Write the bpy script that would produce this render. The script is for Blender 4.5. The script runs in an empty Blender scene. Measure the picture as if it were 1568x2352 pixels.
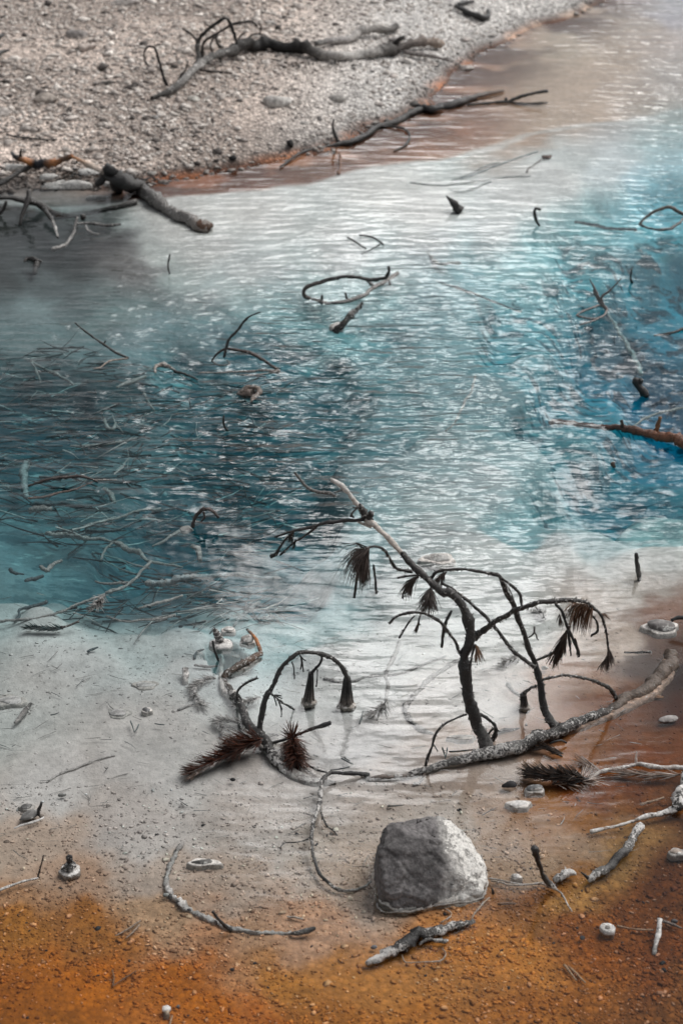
import bpy, bmesh, math, random
import numpy as np
from mathutils import Vector, Matrix, noise as mn
random.seed(7); RNG = np.random.default_rng(11)
SC = bpy.context.scene; COL = SC.collection
# ---------------------------------------------------------------- camera, sky, sun, exposure
CH, PITCH, VF = 2.6, math.radians(29.0), math.radians(28.0)
cam = bpy.data.cameras.new('camera'); camo = bpy.data.objects.new('camera', cam); COL.objects.link(camo)
camo.location = (0, 0, CH); camo.rotation_euler = (math.pi/2 - PITCH, 0, 0)
cam.sensor_fit = 'VERTICAL'; cam.sensor_height = 36; cam.sensor_width = 24
cam.angle = VF; cam.lens = 18/math.tan(VF/2)
cam.clip_start = 0.05; cam.clip_end = 400
cam.dof.use_dof = True; cam.dof.focus_distance = 4.75; cam.dof.aperture_fstop = 5.2
SC.camera = camo
SUN_EL, SUN_AZ = math.radians(48), math.radians(58)      # behind the pool, a little to the right
world = bpy.data.worlds.new('World'); SC.world = world; world.use_nodes = True
nt = world.node_tree; bg = nt.nodes['Background']
sky = nt.nodes.new('ShaderNodeTexSky'); sky.sky_type = 'NISHITA'; sky.sun_disc = False
sky.sun_elevation = SUN_EL; sky.sun_rotation = SUN_AZ
sky.air_density = 1.0; sky.dust_density = 0.6; sky.ozone_density = 0.6
hs = nt.nodes.new('ShaderNodeHueSaturation'); hs.inputs['Saturation'].default_value = 0.12
nt.links.new(sky.outputs[0], hs.inputs['Color'])
# bright patch added to the sky, out of view, to whiten the ripples
wc = nt.nodes.new('ShaderNodeTexCoord')
def sky_patch(az, el, k, gain, prev):
    az, el = math.radians(az), math.radians(el)
    d = nt.nodes.new('ShaderNodeVectorMath'); d.operation = 'SUBTRACT'; d.inputs[1].default_value = (math.sin(az)*math.cos(el), math.cos(az)*math.cos(el), math.sin(el))
    nt.links.new(wc.outputs['Generated'], d.inputs[0])
    sc = nt.nodes.new('ShaderNodeVectorMath'); sc.operation = 'MULTIPLY'; sc.inputs[1].default_value = k; nt.links.new(d.outputs[0], sc.inputs[0])
    ln = nt.nodes.new('ShaderNodeVectorMath'); ln.operation = 'LENGTH'; nt.links.new(sc.outputs[0], ln.inputs[0])
    cn = nt.nodes.new('ShaderNodeTexNoise'); cn.inputs['Scale'].default_value = 9; nt.links.new(wc.outputs['Generated'], cn.inputs['Vector'])
    ad = nt.nodes.new('ShaderNodeMath'); ad.operation = 'ADD'; nt.links.new(ln.outputs[1], ad.inputs[0]); nt.links.new(cn.outputs[0], ad.inputs[1])
    mr = nt.nodes.new('ShaderNodeMapRange'); mr.interpolation_type = 'SMOOTHSTEP'; nt.links.new(ad.outputs[0], mr.inputs[0])
    mr.inputs[1].default_value = .9; mr.inputs[2].default_value = 1.7; mr.inputs[3].default_value = gain; mr.inputs[4].default_value = 0
    vm = nt.nodes.new('ShaderNodeVectorMath'); vm.operation = 'SCALE'; vm.inputs[0].default_value = (1, .985, .97); nt.links.new(mr.outputs[0], vm.inputs['Scale'])
    va_ = nt.nodes.new('ShaderNodeVectorMath'); va_.operation = 'ADD'; nt.links.new(prev, va_.inputs[0]); nt.links.new(vm.outputs[0], va_.inputs[1]); return va_.outputs[0]
PATCH_AZ, PATCH_EL, PATCH_GAIN = 2.5, 30, 74
nt.links.new(sky_patch(PATCH_AZ, PATCH_EL, (8.5, 5.8, 6.4), PATCH_GAIN, hs.outputs[0]), bg.inputs[0])
bg.inputs[1].default_value = 0.08
sl = bpy.data.lights.new('sun', 'SUN'); so = bpy.data.objects.new('sun', sl); COL.objects.link(so)
sl.energy = 2.3; sl.angle = math.radians(50); sl.color = (1, 0.975, 0.94)
sdir = Vector((math.sin(SUN_AZ)*math.cos(SUN_EL), math.cos(SUN_AZ)*math.cos(SUN_EL), math.sin(SUN_EL)))
so.rotation_euler = sdir.to_track_quat('Z', 'Y').to_euler(); so.location = sdir*50
SC.view_settings.view_transform = 'Standard'; SC.view_settings.look = 'None'
SC.view_settings.exposure = 0.62; SC.view_settings.gamma = 1.0
SC.cycles.transparent_max_bounces = 24; SC.cycles.max_bounces = 6; SC.cycles.diffuse_bounces = 2
SC.cycles.glossy_bounces = 2; SC.cycles.caustics_reflective = False; SC.cycles.caustics_refractive = False

# ---------------------------------------------------------------- photo (1568 x 2352) <-> ground
F = 1176/math.tan(VF/2); cP, sP = math.cos(PITCH), math.sin(PITCH)
def ray(u, v):
    a, b = (u-784)/F, -(v-1176)/F
    return np.array([a, cP + b*sP, -sP + b*cP])
def P(u, v, z=0.0):
    d = ray(u, v); t = (z-CH)/d[2]
    return np.array([d[0]*t, d[1]*t, z])
def PY(u, v, Y):
    d = ray(u, v); t = Y/d[1]
    return np.array([d[0]*t, Y, CH+d[2]*t])
def uv(x, y, z=0.0):
    dz = z-CH; f = np.maximum(y*cP - dz*sP, 0.15); up = y*sP + dz*cP
    return 784 + F*x/f, 1176 - F*up/f
def wpx(u, v):           # metres per photo pixel at the water surface
    return float(np.linalg.norm(P(u, v)-np.array([0, 0, CH])))/F
ZM = {'A': (564.5, 1034.9, .32), 'B': (940.8, 1223, .4), 'C': (407.7, 1411.2, .28), 'E': (627.2, 1724.8, .4),
      'G': (1097.6, 1662, .3), 'H': (0, 1787.5, .44), 'I': (0, 0, .4), 'J': (564.5, 0, .4), 'K': (940.8, 376.3, .4),
      'L': (0, 658.6, .56), 'M': (0, 1348.5, .4), 'N': (0, 1066.2, .28), 'O': (0, 345, .2), 'Q': (627.2, 564.5, .24),
      'R': (1003.5, 0, .36), 'D': (0, 0, 1)}
def Z(k, *pts):
    a, b, s = ZM[k]
    return [(a+s*p[0], b+s*p[1]) for p in pts]

# numpy value noise
def vnoise(x, y, seed=0):
    xi, yi = np.floor(x).astype(np.int64), np.floor(y).astype(np.int64)
    fx, fy = x-xi, y-yi; fx = fx*fx*(3-2*fx); fy = fy*fy*(3-2*fy)
    def h(i, j):
        n = (i*374761393 + j*668265263 + seed*974634777) & 0xffffffff
        n = ((n ^ (n >> 13))*1274126177) & 0xffffffff
        return ((n ^ (n >> 16)) & 0xffff)/65535.0
    a, b, c, d = h(xi, yi), h(xi+1, yi), h(xi, yi+1), h(xi+1, yi+1)
    return (a*(1-fx)+b*fx)*(1-fy) + (c*(1-fx)+d*fx)*fy
def fbm(x, y, o=4, seed=0):
    s = 0; a = .5; t = 0
    for i in range(o):
        s = s + a*vnoise(x*2**i, y*2**i, seed+i*17); t += a; a *= .5
    return s/t
def s01(x, a, b):
    t = np.clip((x-a)/(b-a), 0, 1); return t*t*(3-2*t)
def seg_dist(x, y, pl):
    """distance to a polyline and side (positive = left of its direction)"""
    best = np.full(x.shape, 1e9); side = np.zeros(x.shape)
    for (ax, ay), (bx, by) in zip(pl[:-1], pl[1:]):
        dx, dy = bx-ax, by-ay; L = dx*dx+dy*dy+1e-12
        t = np.clip(((x-ax)*dx+(y-ay)*dy)/L, 0, 1)
        px, py = x-(ax+t*dx), y-(ay+t*dy); d = np.hypot(px, py)
        s = np.sign(dx*(y-ay)-dy*(x-ax)); m = d < best
        best = np.where(m, d, best); side = np.where(m, s, side)
    return best, side
def idw(u, v, pts, vals, p=3.2):
    vals = np.asarray(vals, float); W = 0; S = 0
    for (a, b), val in zip(pts, vals):
        # vertical distances count more: the ground is foreshortened
        w = 1/(((u-a)**2 + (1.5*(v-b))**2) + 900.0)**(p/2)
        W = W + w; S = S + w[..., None]*val if np.ndim(val) else S + w*val
    return S/(W[..., None] if np.ndim(vals[0]) else W)
def wpoly(pts): return [tuple(P(a, b)[:2]) for a, b in pts]
GRAVEL = wpoly([(-900, 470), (-300, 452), (0, 436), (120, 424), (240, 432), (330, 430), (400, 412), (480, 398), (560, 388), (640, 372),
                (720, 350), (800, 318), (860, 290), (930, 266), (975, 240), (985, 205), (1030, 170), (1080, 142), (1110, 112),
                (1190, 72), (1290, 44), (1380, 8), (1450, -22), (1600, -75), (1900, -140)])
BROWN = wpoly([(-900, 500), (-300, 480), (0, 455), (180, 452), (370, 450), (470, 444), (600, 440), (700, 418), (780, 402), (860, 378),
               (950, 364), (1040, 350), (1150, 326), (1270, 291), (1340, 280), (1400, 276), (1480, 268), (1568, 240), (1700, 200), (2100, 100)])

# bed depth below the water in metres
DEP = [(1500,650,.62),(1420,600,.48),(1560,620,.6),(1200,670,.2),(1560,800,.5),(1330,790,.3),(1480,960,.3),(1568,540,.42),(1000,700,.07),
 (820,740,.11),(680,760,.16),(700,860,.17),(500,880,.20),(350,850,.17),(100,880,.18),(0,900,.18),(0,980,.14),(230,1010,.10),(450,1000,.22),(600,1010,.20),
 (400,1130,.24),(600,1130,.19),(300,1240,.24),(100,1190,.14),(450,1290,.25),(600,1310,.15),(180,1290,.14),(300,1320,.11),(500,1220,.24),(1300,900,.16),(1250,760,.12),(1430,740,.35),(850,900,.10),(1000,1000,.05),
 (1200,1000,.06),(1150,850,.07),(1000,850,.07),(850,1050,.05),(1000,1120,.035),(1150,1080,.035),(1390,1080,.22),(800,1150,.05),(1000,1200,.025),(750,1280,.05),(900,1300,.02),(300,1370,.05),(0,1370,.04),(100,1410,.018),(400,1420,.02),(600,1420,.05),(700,1330,.07),(150,1280,.12),(0,1280,.11),(150,1340,.06),(450,1360,.06),
 (1400,470,.12),(1568,430,.12),(1568,330,.03),(1250,540,.09),(1330,520,.2),(1100,590,.09),(900,640,.07),(700,680,.09),(500,700,.06),(300,690,.05),
 (250,790,.08),(450,800,.18),(100,740,.06),(560,770,.14),(300,940,.1),(120,960,.14),(1568,1000,.3),(1568,1120,.1),(1200,1150,.09),(1400,1180,.05),
 (1150,510,.008),(1000,545,.008),(800,560,.008),(600,600,.012),(500,560,.008),(300,600,.012),(1200,430,.006),(900,430,.006),(600,480,.006),(1000,480,.006),(1300,400,.006),(400,500,.006),(1400,380,.01),(100,560,.04),(100,650,.04),
 (1400,330,.006),(1568,150,.006),(1400,220,.006),(1200,300,.01),(700,1500,.010),(400,1500,.012),(100,1500,.012),(300,1600,.010),(850,1600,.010),(500,660,.02),(700,645,.03),(900,600,.025),(1050,640,.05),(1100,1250,.02),(1300,1220,.02),(900,1400,.015),(1100,1350,.012),(1300,1300,.012),(1568,1260,.015),
 (1100,1550,.011),(1350,1500,.011),(1200,1650,.010),(200,1800,.009),(600,1750,.009),(900,1750,.009),(1000,1850,.012),(1300,1800,.012),(1568,1550,.012),(1540,1620,.012),(1450,1450,.010),(1568,1750,.02),(100,2050,.012),
 (500,2100,.01),(900,2200,.01),(1300,2100,.012),(1568,2000,.02),(0,2352,.01),(700,2352,.01),(1568,2352,.012),(300,1430,.025),(-500,900,.2),(2100,800,.5),(-500,1600,.02),(2100,1800,.02),(800,3200,.01)]
WOB = lambda x, y: (fbm(x*1.3+3, y*1.3, 3, 5)-.5+.5*(fbm(x*6, y*5, 3, 15)-.5), fbm(x*1.3+9, y*1.3+40, 3, 9)-.5+.5*(fbm(x*6, y*5, 3, 19)-.5))
def height(x, y):
    x = np.asarray(x, float); y = np.asarray(y, float)
    yc = np.maximum(y, 1.2)
    wx, wy = WOB(x, y)
    u, v = uv(x+wx*.22, yc+wy*.22)
    u = np.clip(u, -700, 2300); v = np.clip(v, -250, 3300)
    dep = idw(u, v, [(a, b) for a, b, _ in DEP], [c for _, _, c in DEP], 4.8)
    dep = dep*(1+.5*(fbm(x*2.6, y*2.6, 3, 31)-.5))
    # small deep hole between the crusted twigs
    hx, hy, _ = P(522, 1487); rr = np.hypot((x-hx)/.05, (y-hy)/.085) + .7*(fbm(x*25, y*25, 3, 77)-.5)
    dep = dep + .12*(1-s01(rr, .75, 1.15))
    d, s = seg_dist(x, y, GRAVEL); sd = d*s + (fbm(x*5, y*5, 3, 3)-.5)*.10
    bank = .012 + .075*(1-np.exp(-np.maximum(sd, 0)/.35)) + .055*np.clip(sd, 0, 4) + .03*(fbm(x*1.7, y*1.7, 4, 8)-.5)*s01(sd, 0, .6)
    bank = bank + .02*(fbm(x*9, y*9, 3, 18)-.5)*s01(sd, -.05, .1)
    near = s01(-sd, 0, .28)
    wet = -.004 - (dep-.004)*near + .012*(fbm(x*7, y*9, 3, 61)-.55)*(1-near)
    h = np.where(sd > 0, bank, wet) if sd.ndim else (bank if sd > 0 else wet)
    k = s01(sd, -.03, .03)
    return wet*(1-k) + bank*k
def H1(x, y): return float(height(np.array([x]), np.array([y]))[0])
def G(u, v):             # point on solid ground seen at photo pixel
    z = 0.0
    for _ in range(5):
        p = P(u, v, z); z = .5*z + .5*max(H1(p[0], p[1]), -.02)
    return P(u, v, z)

# ---------------------------------------------------------------- ground colour (gravel, iron mats, white sinter, plus a dark reflection painted in at left)
def lin(c):
    c = np.asarray(c, float)/255; return np.where(c <= .04045, c/12.92, ((c+.055)/1.055)**2.4)
CM = [(0,2352,(150,84,24)),(150,2250,(176,96,22)),(400,2260,(178,98,26)),(650,2330,(176,92,22)),(800,2290,(172,104,46)),(1100,2330,(160,96,44)),(1200,2250,(158,92,40)),
 (1568,2330,(130,76,40)),(0,1980,(198,172,154)),(350,2000,(194,172,158)),(350,2085,(178,142,112)),(750,1960,(200,182,170)),(1150,1930,(178,146,120)),(1280,1900,(176,140,112)),(600,2110,(178,138,108)),(0,2290,(160,88,24)),(1500,2200,(122,62,24)),(0,2060,(166,122,88)),(0,2150,(168,104,46)),(200,2010,(182,146,122)),(200,2130,(160,98,48)),(500,2030,(190,166,150)),
 (480,2120,(172,124,90)),(700,2080,(182,140,112)),(700,2180,(176,112,56)),(900,2200,(180,116,66)),(1050,2130,(186,116,58)),(1300,2150,(146,78,28)),(1400,2080,(120,62,24)),
 (1500,2050,(98,48,18)),(1568,1900,(84,42,18)),(1250,1960,(150,94,48)),(1180,2000,(140,80,30)),(1300,2030,(170,118,74)),(1450,1840,(128,68,24)),(1400,1800,(118,56,14)),(1300,1840,(156,94,36)),(1350,1930,(170,120,80)),
 (1480,1720,(130,62,22)),(1350,1740,(150,88,46)),(1440,1640,(120,64,34)),(1330,1790,(142,72,26)),(1240,1815,(162,102,58)),(1400,1690,(138,84,52)),(1500,1700,(120,64,34)),(1568,1640,(70,30,16)),(1490,1630,(96,52,30)),(1540,1570,(48,24,20)),(1560,1530,(46,26,26)),(1568,1480,(84,52,44)),(1460,1360,(196,178,168)),
 (1500,1250,(206,200,196)),(1568,1400,(150,112,96)),(1440,1480,(190,168,154)),(1380,1600,(160,122,100)),(1250,1740,(172,140,120)),(1150,1760,(190,170,158)),
 (100,1800,(210,202,198)),(400,1750,(206,198,194)),(700,1800,(206,194,188)),(600,1930,(204,190,182)),(330,1900,(204,192,186)),(1000,1850,(198,180,168)),(1120,1850,(184,154,134)),
 (850,1690,(206,200,198)),(300,1500,(202,200,198)),(0,1600,(202,196,192)),(1150,1600,(208,200,196)),(120,1920,(200,174,156)),(820,2000,(196,170,152)),(900,1560,(204,202,200)),
 (1250,1450,(206,202,198)),(1100,1350,(206,205,203)),(100,1430,(200,200,198)),(600,1450,(200,202,202)),
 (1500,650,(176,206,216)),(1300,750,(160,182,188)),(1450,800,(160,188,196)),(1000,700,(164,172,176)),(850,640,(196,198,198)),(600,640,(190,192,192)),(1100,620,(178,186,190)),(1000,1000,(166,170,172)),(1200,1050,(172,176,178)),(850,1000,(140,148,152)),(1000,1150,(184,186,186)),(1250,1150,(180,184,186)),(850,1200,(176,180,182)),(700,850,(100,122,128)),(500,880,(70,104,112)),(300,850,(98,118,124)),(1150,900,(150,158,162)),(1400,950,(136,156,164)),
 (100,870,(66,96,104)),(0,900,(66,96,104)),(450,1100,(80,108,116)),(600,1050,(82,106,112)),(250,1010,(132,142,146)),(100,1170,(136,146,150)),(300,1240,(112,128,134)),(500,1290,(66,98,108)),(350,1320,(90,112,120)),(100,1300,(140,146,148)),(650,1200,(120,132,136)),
 (150,570,(42,38,38)),(0,600,(60,55,54)),(0,520,(64,58,55)),(250,540,(58,53,53)),(80,540,(48,43,43)),(220,600,(62,58,57)),(300,600,(110,104,102)),(100,650,(100,96,96)),(60,560,(76,70,70)),(60,700,(150,148,148)),(250,660,(150,147,145)),(330,740,(150,150,152)),  # dark left points put the water's dark reflection into the bed colour
 (550,740,(130,134,140)),(420,590,(196,194,190)),(400,500,(205,202,198)),(700,500,(216,214,211)),(1000,480,(220,218,215)),(1300,380,(222,222,220)),(800,600,(212,214,214)),(1150,540,(214,216,216)),
 (550,640,(205,204,202)),(900,420,(226,224,220)),(500,470,(222,219,215)),(1150,470,(226,225,223)),(700,600,(214,214,212)),(1450,380,(220,224,226)),(1568,420,(200,222,232)),
 (1450,220,(190,178,172)),(1568,200,(196,190,188)),(1350,150,(196,176,162)),(1250,230,(196,168,148)),(1150,290,(192,158,136)),(1500,60,(206,190,184)),(1568,20,(206,200,212)),(1300,100,(190,168,160)),
 (2100,1800,(84,42,18)),(-400,1900,(200,174,156)),(2100,600,(190,225,235)),(-400,1000,(140,158,164)),(800,3200,(130,76,30))]
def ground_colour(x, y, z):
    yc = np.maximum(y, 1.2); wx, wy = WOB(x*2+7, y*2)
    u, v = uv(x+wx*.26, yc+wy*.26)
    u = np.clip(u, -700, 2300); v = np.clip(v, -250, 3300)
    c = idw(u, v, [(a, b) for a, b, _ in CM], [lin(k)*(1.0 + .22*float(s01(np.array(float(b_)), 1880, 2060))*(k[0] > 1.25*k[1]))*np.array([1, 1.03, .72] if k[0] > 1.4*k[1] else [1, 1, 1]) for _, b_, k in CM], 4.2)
    d, s = seg_dist(x, y, GRAVEL); sd = d*s + (fbm(x*5, y*5, 3, 3)-.5)*.10
    b, t = seg_dist(x, y, BROWN); bd = b*t + (fbm(x*4, y*6, 4, 12)-.5)*.12
    # iron-brown shallow shelf between gravel and the pale pool
    n = fbm(x*3, y*5, 4, 44)[..., None]
    brown = lin((140, 70, 28))*(1-n) + lin((182, 130, 98))*n
    dark = lin((84, 46, 24)); pk = lin((206, 180, 160))
    uu, vv = uv(x, yc)
    far = s01(uu, 1000, 1330)[..., None]
    shelf = brown*(1-far) + pk*far
    edge = s01(sd, -.50, .0)[..., None]*s01(fbm(x*6, y*9, 3, 90), .30, .58)[..., None]
    shelf = shelf*(1-edge) + dark*edge
    k = (s01(bd, -.02, .03)*(1-.75*s01(uu, 1330, 1560)))[..., None]
    rim = (s01(bd, -.06, -.03)*(1-s01(bd, -.02, .01)))[..., None]
    leftm = (1-s01(uu, 150, 330))[..., None]
    c = c*(1-k) + (shelf*(1-leftm)+lin((150, 140, 134))*leftm)*k
    c = c*(1-.5*rim) + lin((225, 223, 220))*.5*rim
    grav = lin((190, 175, 165))*(.75+.5*fbm(x*2.2, y*2.2, 4, 6)[..., None])
    pale = lin((206, 202, 198)); grav = grav*(.72+.56*s01(fbm(x*1.4, y*2.0, 4, 66), .3, .7)[..., None]); pm = (s01(uu+.25*(vv-200), 560, 900)*(1-s01(sd, .5, 1.3)))[..., None]
    grav = grav*(1-pm) + pale*pm
    wetg = (1-s01(sd, .0, .12))[..., None]
    grav = grav*(1-.45*wetg)
    g = s01(sd, -.02, .05)[..., None]
    c = c*(1-g) + grav*g
    return np.clip(c, 0.004, .9)

# ---------------------------------------------------------------- materials
MATS = {}
def nodes(name):
    m = bpy.data.materials.new(name); m.use_nodes = True; t = m.node_tree
    b = t.nodes['Principled BSDF']; MATS[name] = m
    return m, t, b
def N(t, kind, **kw):
    n = t.nodes.new(kind)
    for k, v in kw.items():
        if k.startswith('i_'):
            key = k[2:]; n.inputs[int(key) if key.isdigit() else key.replace('_', ' ')].default_value = v
        else: setattr(n, k, v)
    return n
def mix(t, a, b, fac, mode='MIX'):
    n = N(t, 'ShaderNodeMix', data_type='RGBA', blend_type=mode)
    for sock, val in ((n.inputs[0], fac), (n.inputs[6], a), (n.inputs[7], b)):
        if hasattr(val, 'links') or hasattr(val, 'is_linked'): t.links.new(val, sock)
        else: sock.default_value = val if not isinstance(val, tuple) else (*val[:3], 1)
    return n.outputs[2]
def ramp(t, fac, a, b, lo=0.0, hi=1.0):
    n = N(t, 'ShaderNodeMapRange', interpolation_type='SMOOTHSTEP'); t.links.new(fac, n.inputs[0])
    n.inputs[1].default_value = a; n.inputs[2].default_value = b; n.inputs[3].default_value = lo; n.inputs[4].default_value = hi
    return n.outputs[0]
def math_(t, op, a, b=None):
    n = N(t, 'ShaderNodeMath', operation=op)
    for s, v in ((n.inputs[0], a), (n.inputs[1], b)):
        if v is None: continue
        if hasattr(v, 'is_linked'): t.links.new(v, s)
        else: s.default_value = v
    return n.outputs[0]
def ntex(t, scale, detail=4, rough=.55, vec=None, kind='ShaderNodeTexNoise', distortion=0, **kw):
    n = N(t, kind, **kw)
    if distortion: n.inputs['Distortion'].default_value = distortion
    n.inputs['Scale'].default_value = scale
    if 'Detail' in n.inputs: n.inputs['Detail'].default_value = detail
    if 'Roughness' in n.inputs: n.inputs['Roughness'].default_value = rough
    if vec is not None: t.links.new(vec, n.inputs['Vector'])
    return n

# ground
m, t, b = nodes('ground_deposit')
at = N(t, 'ShaderNodeAttribute', attribute_name='col'); gk = N(t, 'ShaderNodeAttribute', attribute_name='kind')
tc = N(t, 'ShaderNodeTexCoord'); V3 = tc.outputs['Object']
sep = N(t, 'ShaderNodeSeparateColor'); t.links.new(gk.outputs['Color'], sep.inputs[0])
grain, deep = sep.outputs[0], sep.outputs[1]
n1 = ntex(t, 7, 5, .6, V3); n2 = ntex(t, 55, 5, .65, V3); n3 = ntex(t, 240, 3, .6, V3)
vo = ntex(t, 75, 0, 0, V3, 'ShaderNodeTexVoronoi'); vo2 = ntex(t, 160, 0, 0, V3, 'ShaderNodeTexVoronoi')
def scal(x, a, b): return ramp(t, x, .3, .7, a, b)
c = at.outputs['Color']
f = math_(t, 'MULTIPLY', scal(n1.outputs[0], .88, 1.12), scal(n2.outputs[0], .88, 1.12))
cell = N(t, 'ShaderNodeSeparateColor'); t.links.new(vo.outputs['Color'], cell.inputs[0])
cellv = ramp(t, cell.outputs[0], 0, 1, .62, 1.34); fc = N(t, 'ShaderNodeMix', data_type='FLOAT')
t.links.new(grain, fc.inputs[0]); fc.inputs[2].default_value = 1.0; t.links.new(cellv, fc.inputs[3])
f = math_(t, 'MULTIPLY', f, fc.outputs[0])
gap = ramp(t, vo.outputs['Distance'], .25, .7, 1, .55); fg = N(t, 'ShaderNodeMix', data_type='FLOAT')
t.links.new(grain, fg.inputs[0]); fg.inputs[2].default_value = 1.0; t.links.new(gap, fg.inputs[3])
f = math_(t, 'MULTIPLY', f, fg.outputs[0])
# dark sunken litter and pale flakes on the deeper bed
mp = N(t, 'ShaderNodeMapping'); mp.inputs['Scale'].default_value = (5, 11, 5); mp.inputs['Rotation'].default_value = (0, 0, .25); t.links.new(V3, mp.inputs[0])
n4 = ntex(t, 2.2, 7, .66, mp.outputs[0], distortion=.35)
dk = math_(t, 'MULTIPLY', ramp(t, n4.outputs[0], .42, .50, 1, 0), deep)
cc = mix(t, c, f, 1.0, 'MULTIPLY')
cc = mix(t, cc, (.045, .11, .135), math_(t, 'MULTIPLY', dk, .88))
fl = math_(t, 'MULTIPLY', ramp(t, n4.outputs[0], .58, .68, 0, 1), deep)
cc = mix(t, cc, (.75, .75, .73), math_(t, 'MULTIPLY', fl, .6))
t.links.new(cc, b.inputs['Base Color']); b.inputs['Roughness'].default_value = .85
b.inputs['Specular IOR Level'].default_value = .25
bp = N(t, 'ShaderNodeBump'); bp.inputs['Distance'].default_value = .006
hh = math_(t, 'ADD', math_(t, 'MULTIPLY', n2.outputs[0], .9), math_(t, 'MULTIPLY', n3.outputs[0], .35))
hv = math_(t, 'MULTIPLY', math_(t, 'SUBTRACT', 1.0, vo.outputs['Distance']), grain)
hh = math_(t, 'ADD', hh, math_(t, 'MULTIPLY', hv, 1.6)); t.links.new(hh, bp.inputs['Height'])
bp.inputs['Strength'].default_value = .75; t.links.new(bp.outputs[0], b.inputs['Normal'])

# water: clear coloured water (absorption in the volume), rippled surface
m, t, b = nodes('pool_water'); t.nodes.remove(b); out = t.nodes['Material Output']
tc = N(t, 'ShaderNodeTexCoord'); ra = N(t, 'ShaderNodeAttribute', attribute_name='ripple')
mp = N(t, 'ShaderNodeMapping'); mp.inputs['Scale'].default_value = (6.5, 21, 1); mp.inputs['Rotation'].default_value = (0, 0, -.10); t.links.new(tc.outputs['Object'], mp.inputs[0])
w1 = ntex(t, 1.0, 1.5, .45, mp.outputs[0], distortion=.12)
mp2 = N(t, 'ShaderNodeMapping'); mp2.inputs['Scale'].default_value = (20, 38, 1); mp2.inputs['Rotation'].default_value = (0, 0, .22); t.links.new(tc.outputs['Object'], mp2.inputs[0])
w2 = ntex(t, 1, 1.5, .5, mp2.outputs[0], distortion=.1)
w3 = ntex(t, 2.2, 2, .5, tc.outputs['Object'])
hgt = math_(t, 'ADD', w1.outputs[0], math_(t, 'MULTIPLY', w2.outputs[0], .36))
hgt = math_(t, 'ADD', math_(t, 'MULTIPLY', hgt, ra.outputs['Fac']), math_(t, 'MULTIPLY', w3.outputs[0], .3))
bp = N(t, 'ShaderNodeBump'); bp.inputs['Distance'].default_value = .019; bp.inputs['Strength'].default_value = 1; t.links.new(hgt, bp.inputs['Height'])
gl = N(t, 'ShaderNodeBsdfGlossy'); gl.inputs['Roughness'].default_value = .10; t.links.new(bp.outputs[0], gl.inputs['Normal'])
fr = N(t, 'ShaderNodeFresnel'); fr.inputs[0].default_value = 1.33; t.links.new(bp.outputs[0], fr.inputs['Normal'])
tr = N(t, 'ShaderNodeBsdfTransparent'); ms = N(t, 'ShaderNodeMixShader')
t.links.new(fr.outputs[0], ms.inputs[0]); t.links.new(tr.outputs[0], ms.inputs[1]); t.links.new(gl.outputs[0], ms.inputs[2])
t.links.new(ms.outputs[0], out.inputs['Surface'])
va = N(t, 'ShaderNodeVolumeAbsorption'); va.inputs['Color'].default_value = (.12, .775, .84, 1); va.inputs['Density'].default_value = 3.5
t.links.new(va.outputs[0], out.inputs['Volume'])

# wood / bark / needles / crust: vertex colour, alpha = how much white sinter crust sits on it
def vmat(name, rough=.75, nscale=160, bump=.5, spec=.4, crust=(.50, .48, .46)):
    m, t, b = nodes(name)
    at = N(t, 'ShaderNodeAttribute', attribute_name='col'); tc = N(t, 'ShaderNodeTexCoord'); v3 = tc.outputs['Object']
    a = ntex(t, nscale, 4, .65, v3); b2 = ntex(t, nscale*.28, 4, .6, v3); b3 = ntex(t, nscale*2.5, 2, .5, v3)
    fac = ramp(t, a.outputs[0], .3, .7, .55, 1.45); base = mix(t, at.outputs['Color'], fac, 1.0, 'MULTIPLY')
    s = math_(t, 'ADD', math_(t, 'MULTIPLY', a.outputs[0], .6), math_(t, 'MULTIPLY', b2.outputs[0], .4))
    th = math_(t, 'ADD', s, math_(t, 'MULTIPLY', at.outputs['Alpha'], .42))
    k = ramp(t, th, .64, .70)
    cr = mix(t, crust, ramp(t, b3.outputs[0], .3, .7, .72, 1.15), 1.0, 'MULTIPLY')
    t.links.new(mix(t, base, cr, k), b.inputs['Base Color'])
    b.inputs['Roughness'].default_value = rough; b.inputs['Specular IOR Level'].default_value = spec
    bp = N(t, 'ShaderNodeBump'); bp.inputs['Distance'].default_value = .004; bp.inputs['Strength'].default_value = bump
    t.links.new(math_(t, 'ADD', s, math_(t, 'MULTIPLY', k, .4)), bp.inputs['Height']); t.links.new(bp.outputs[0], b.inputs['Normal'])
    return m
BARK = vmat('wet_bark', .45, 190, 1.3, .5)
NEEDLE = vmat('dry_needles', .55, 60, .1, .35)
ROCK = vmat('boulder_rock', .85, 110, 1.2, .3, (.58, .56, .53))
STONE = vmat('weathered_stone', .8, 60, .8, .3, (.46, .45, .43))
CRUST = vmat('mineral_crust', .7, 90, .8, .4, (.55, .53, .51))
WOOD = vmat('bare_wood', .7, 120, .5, .3)

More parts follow.
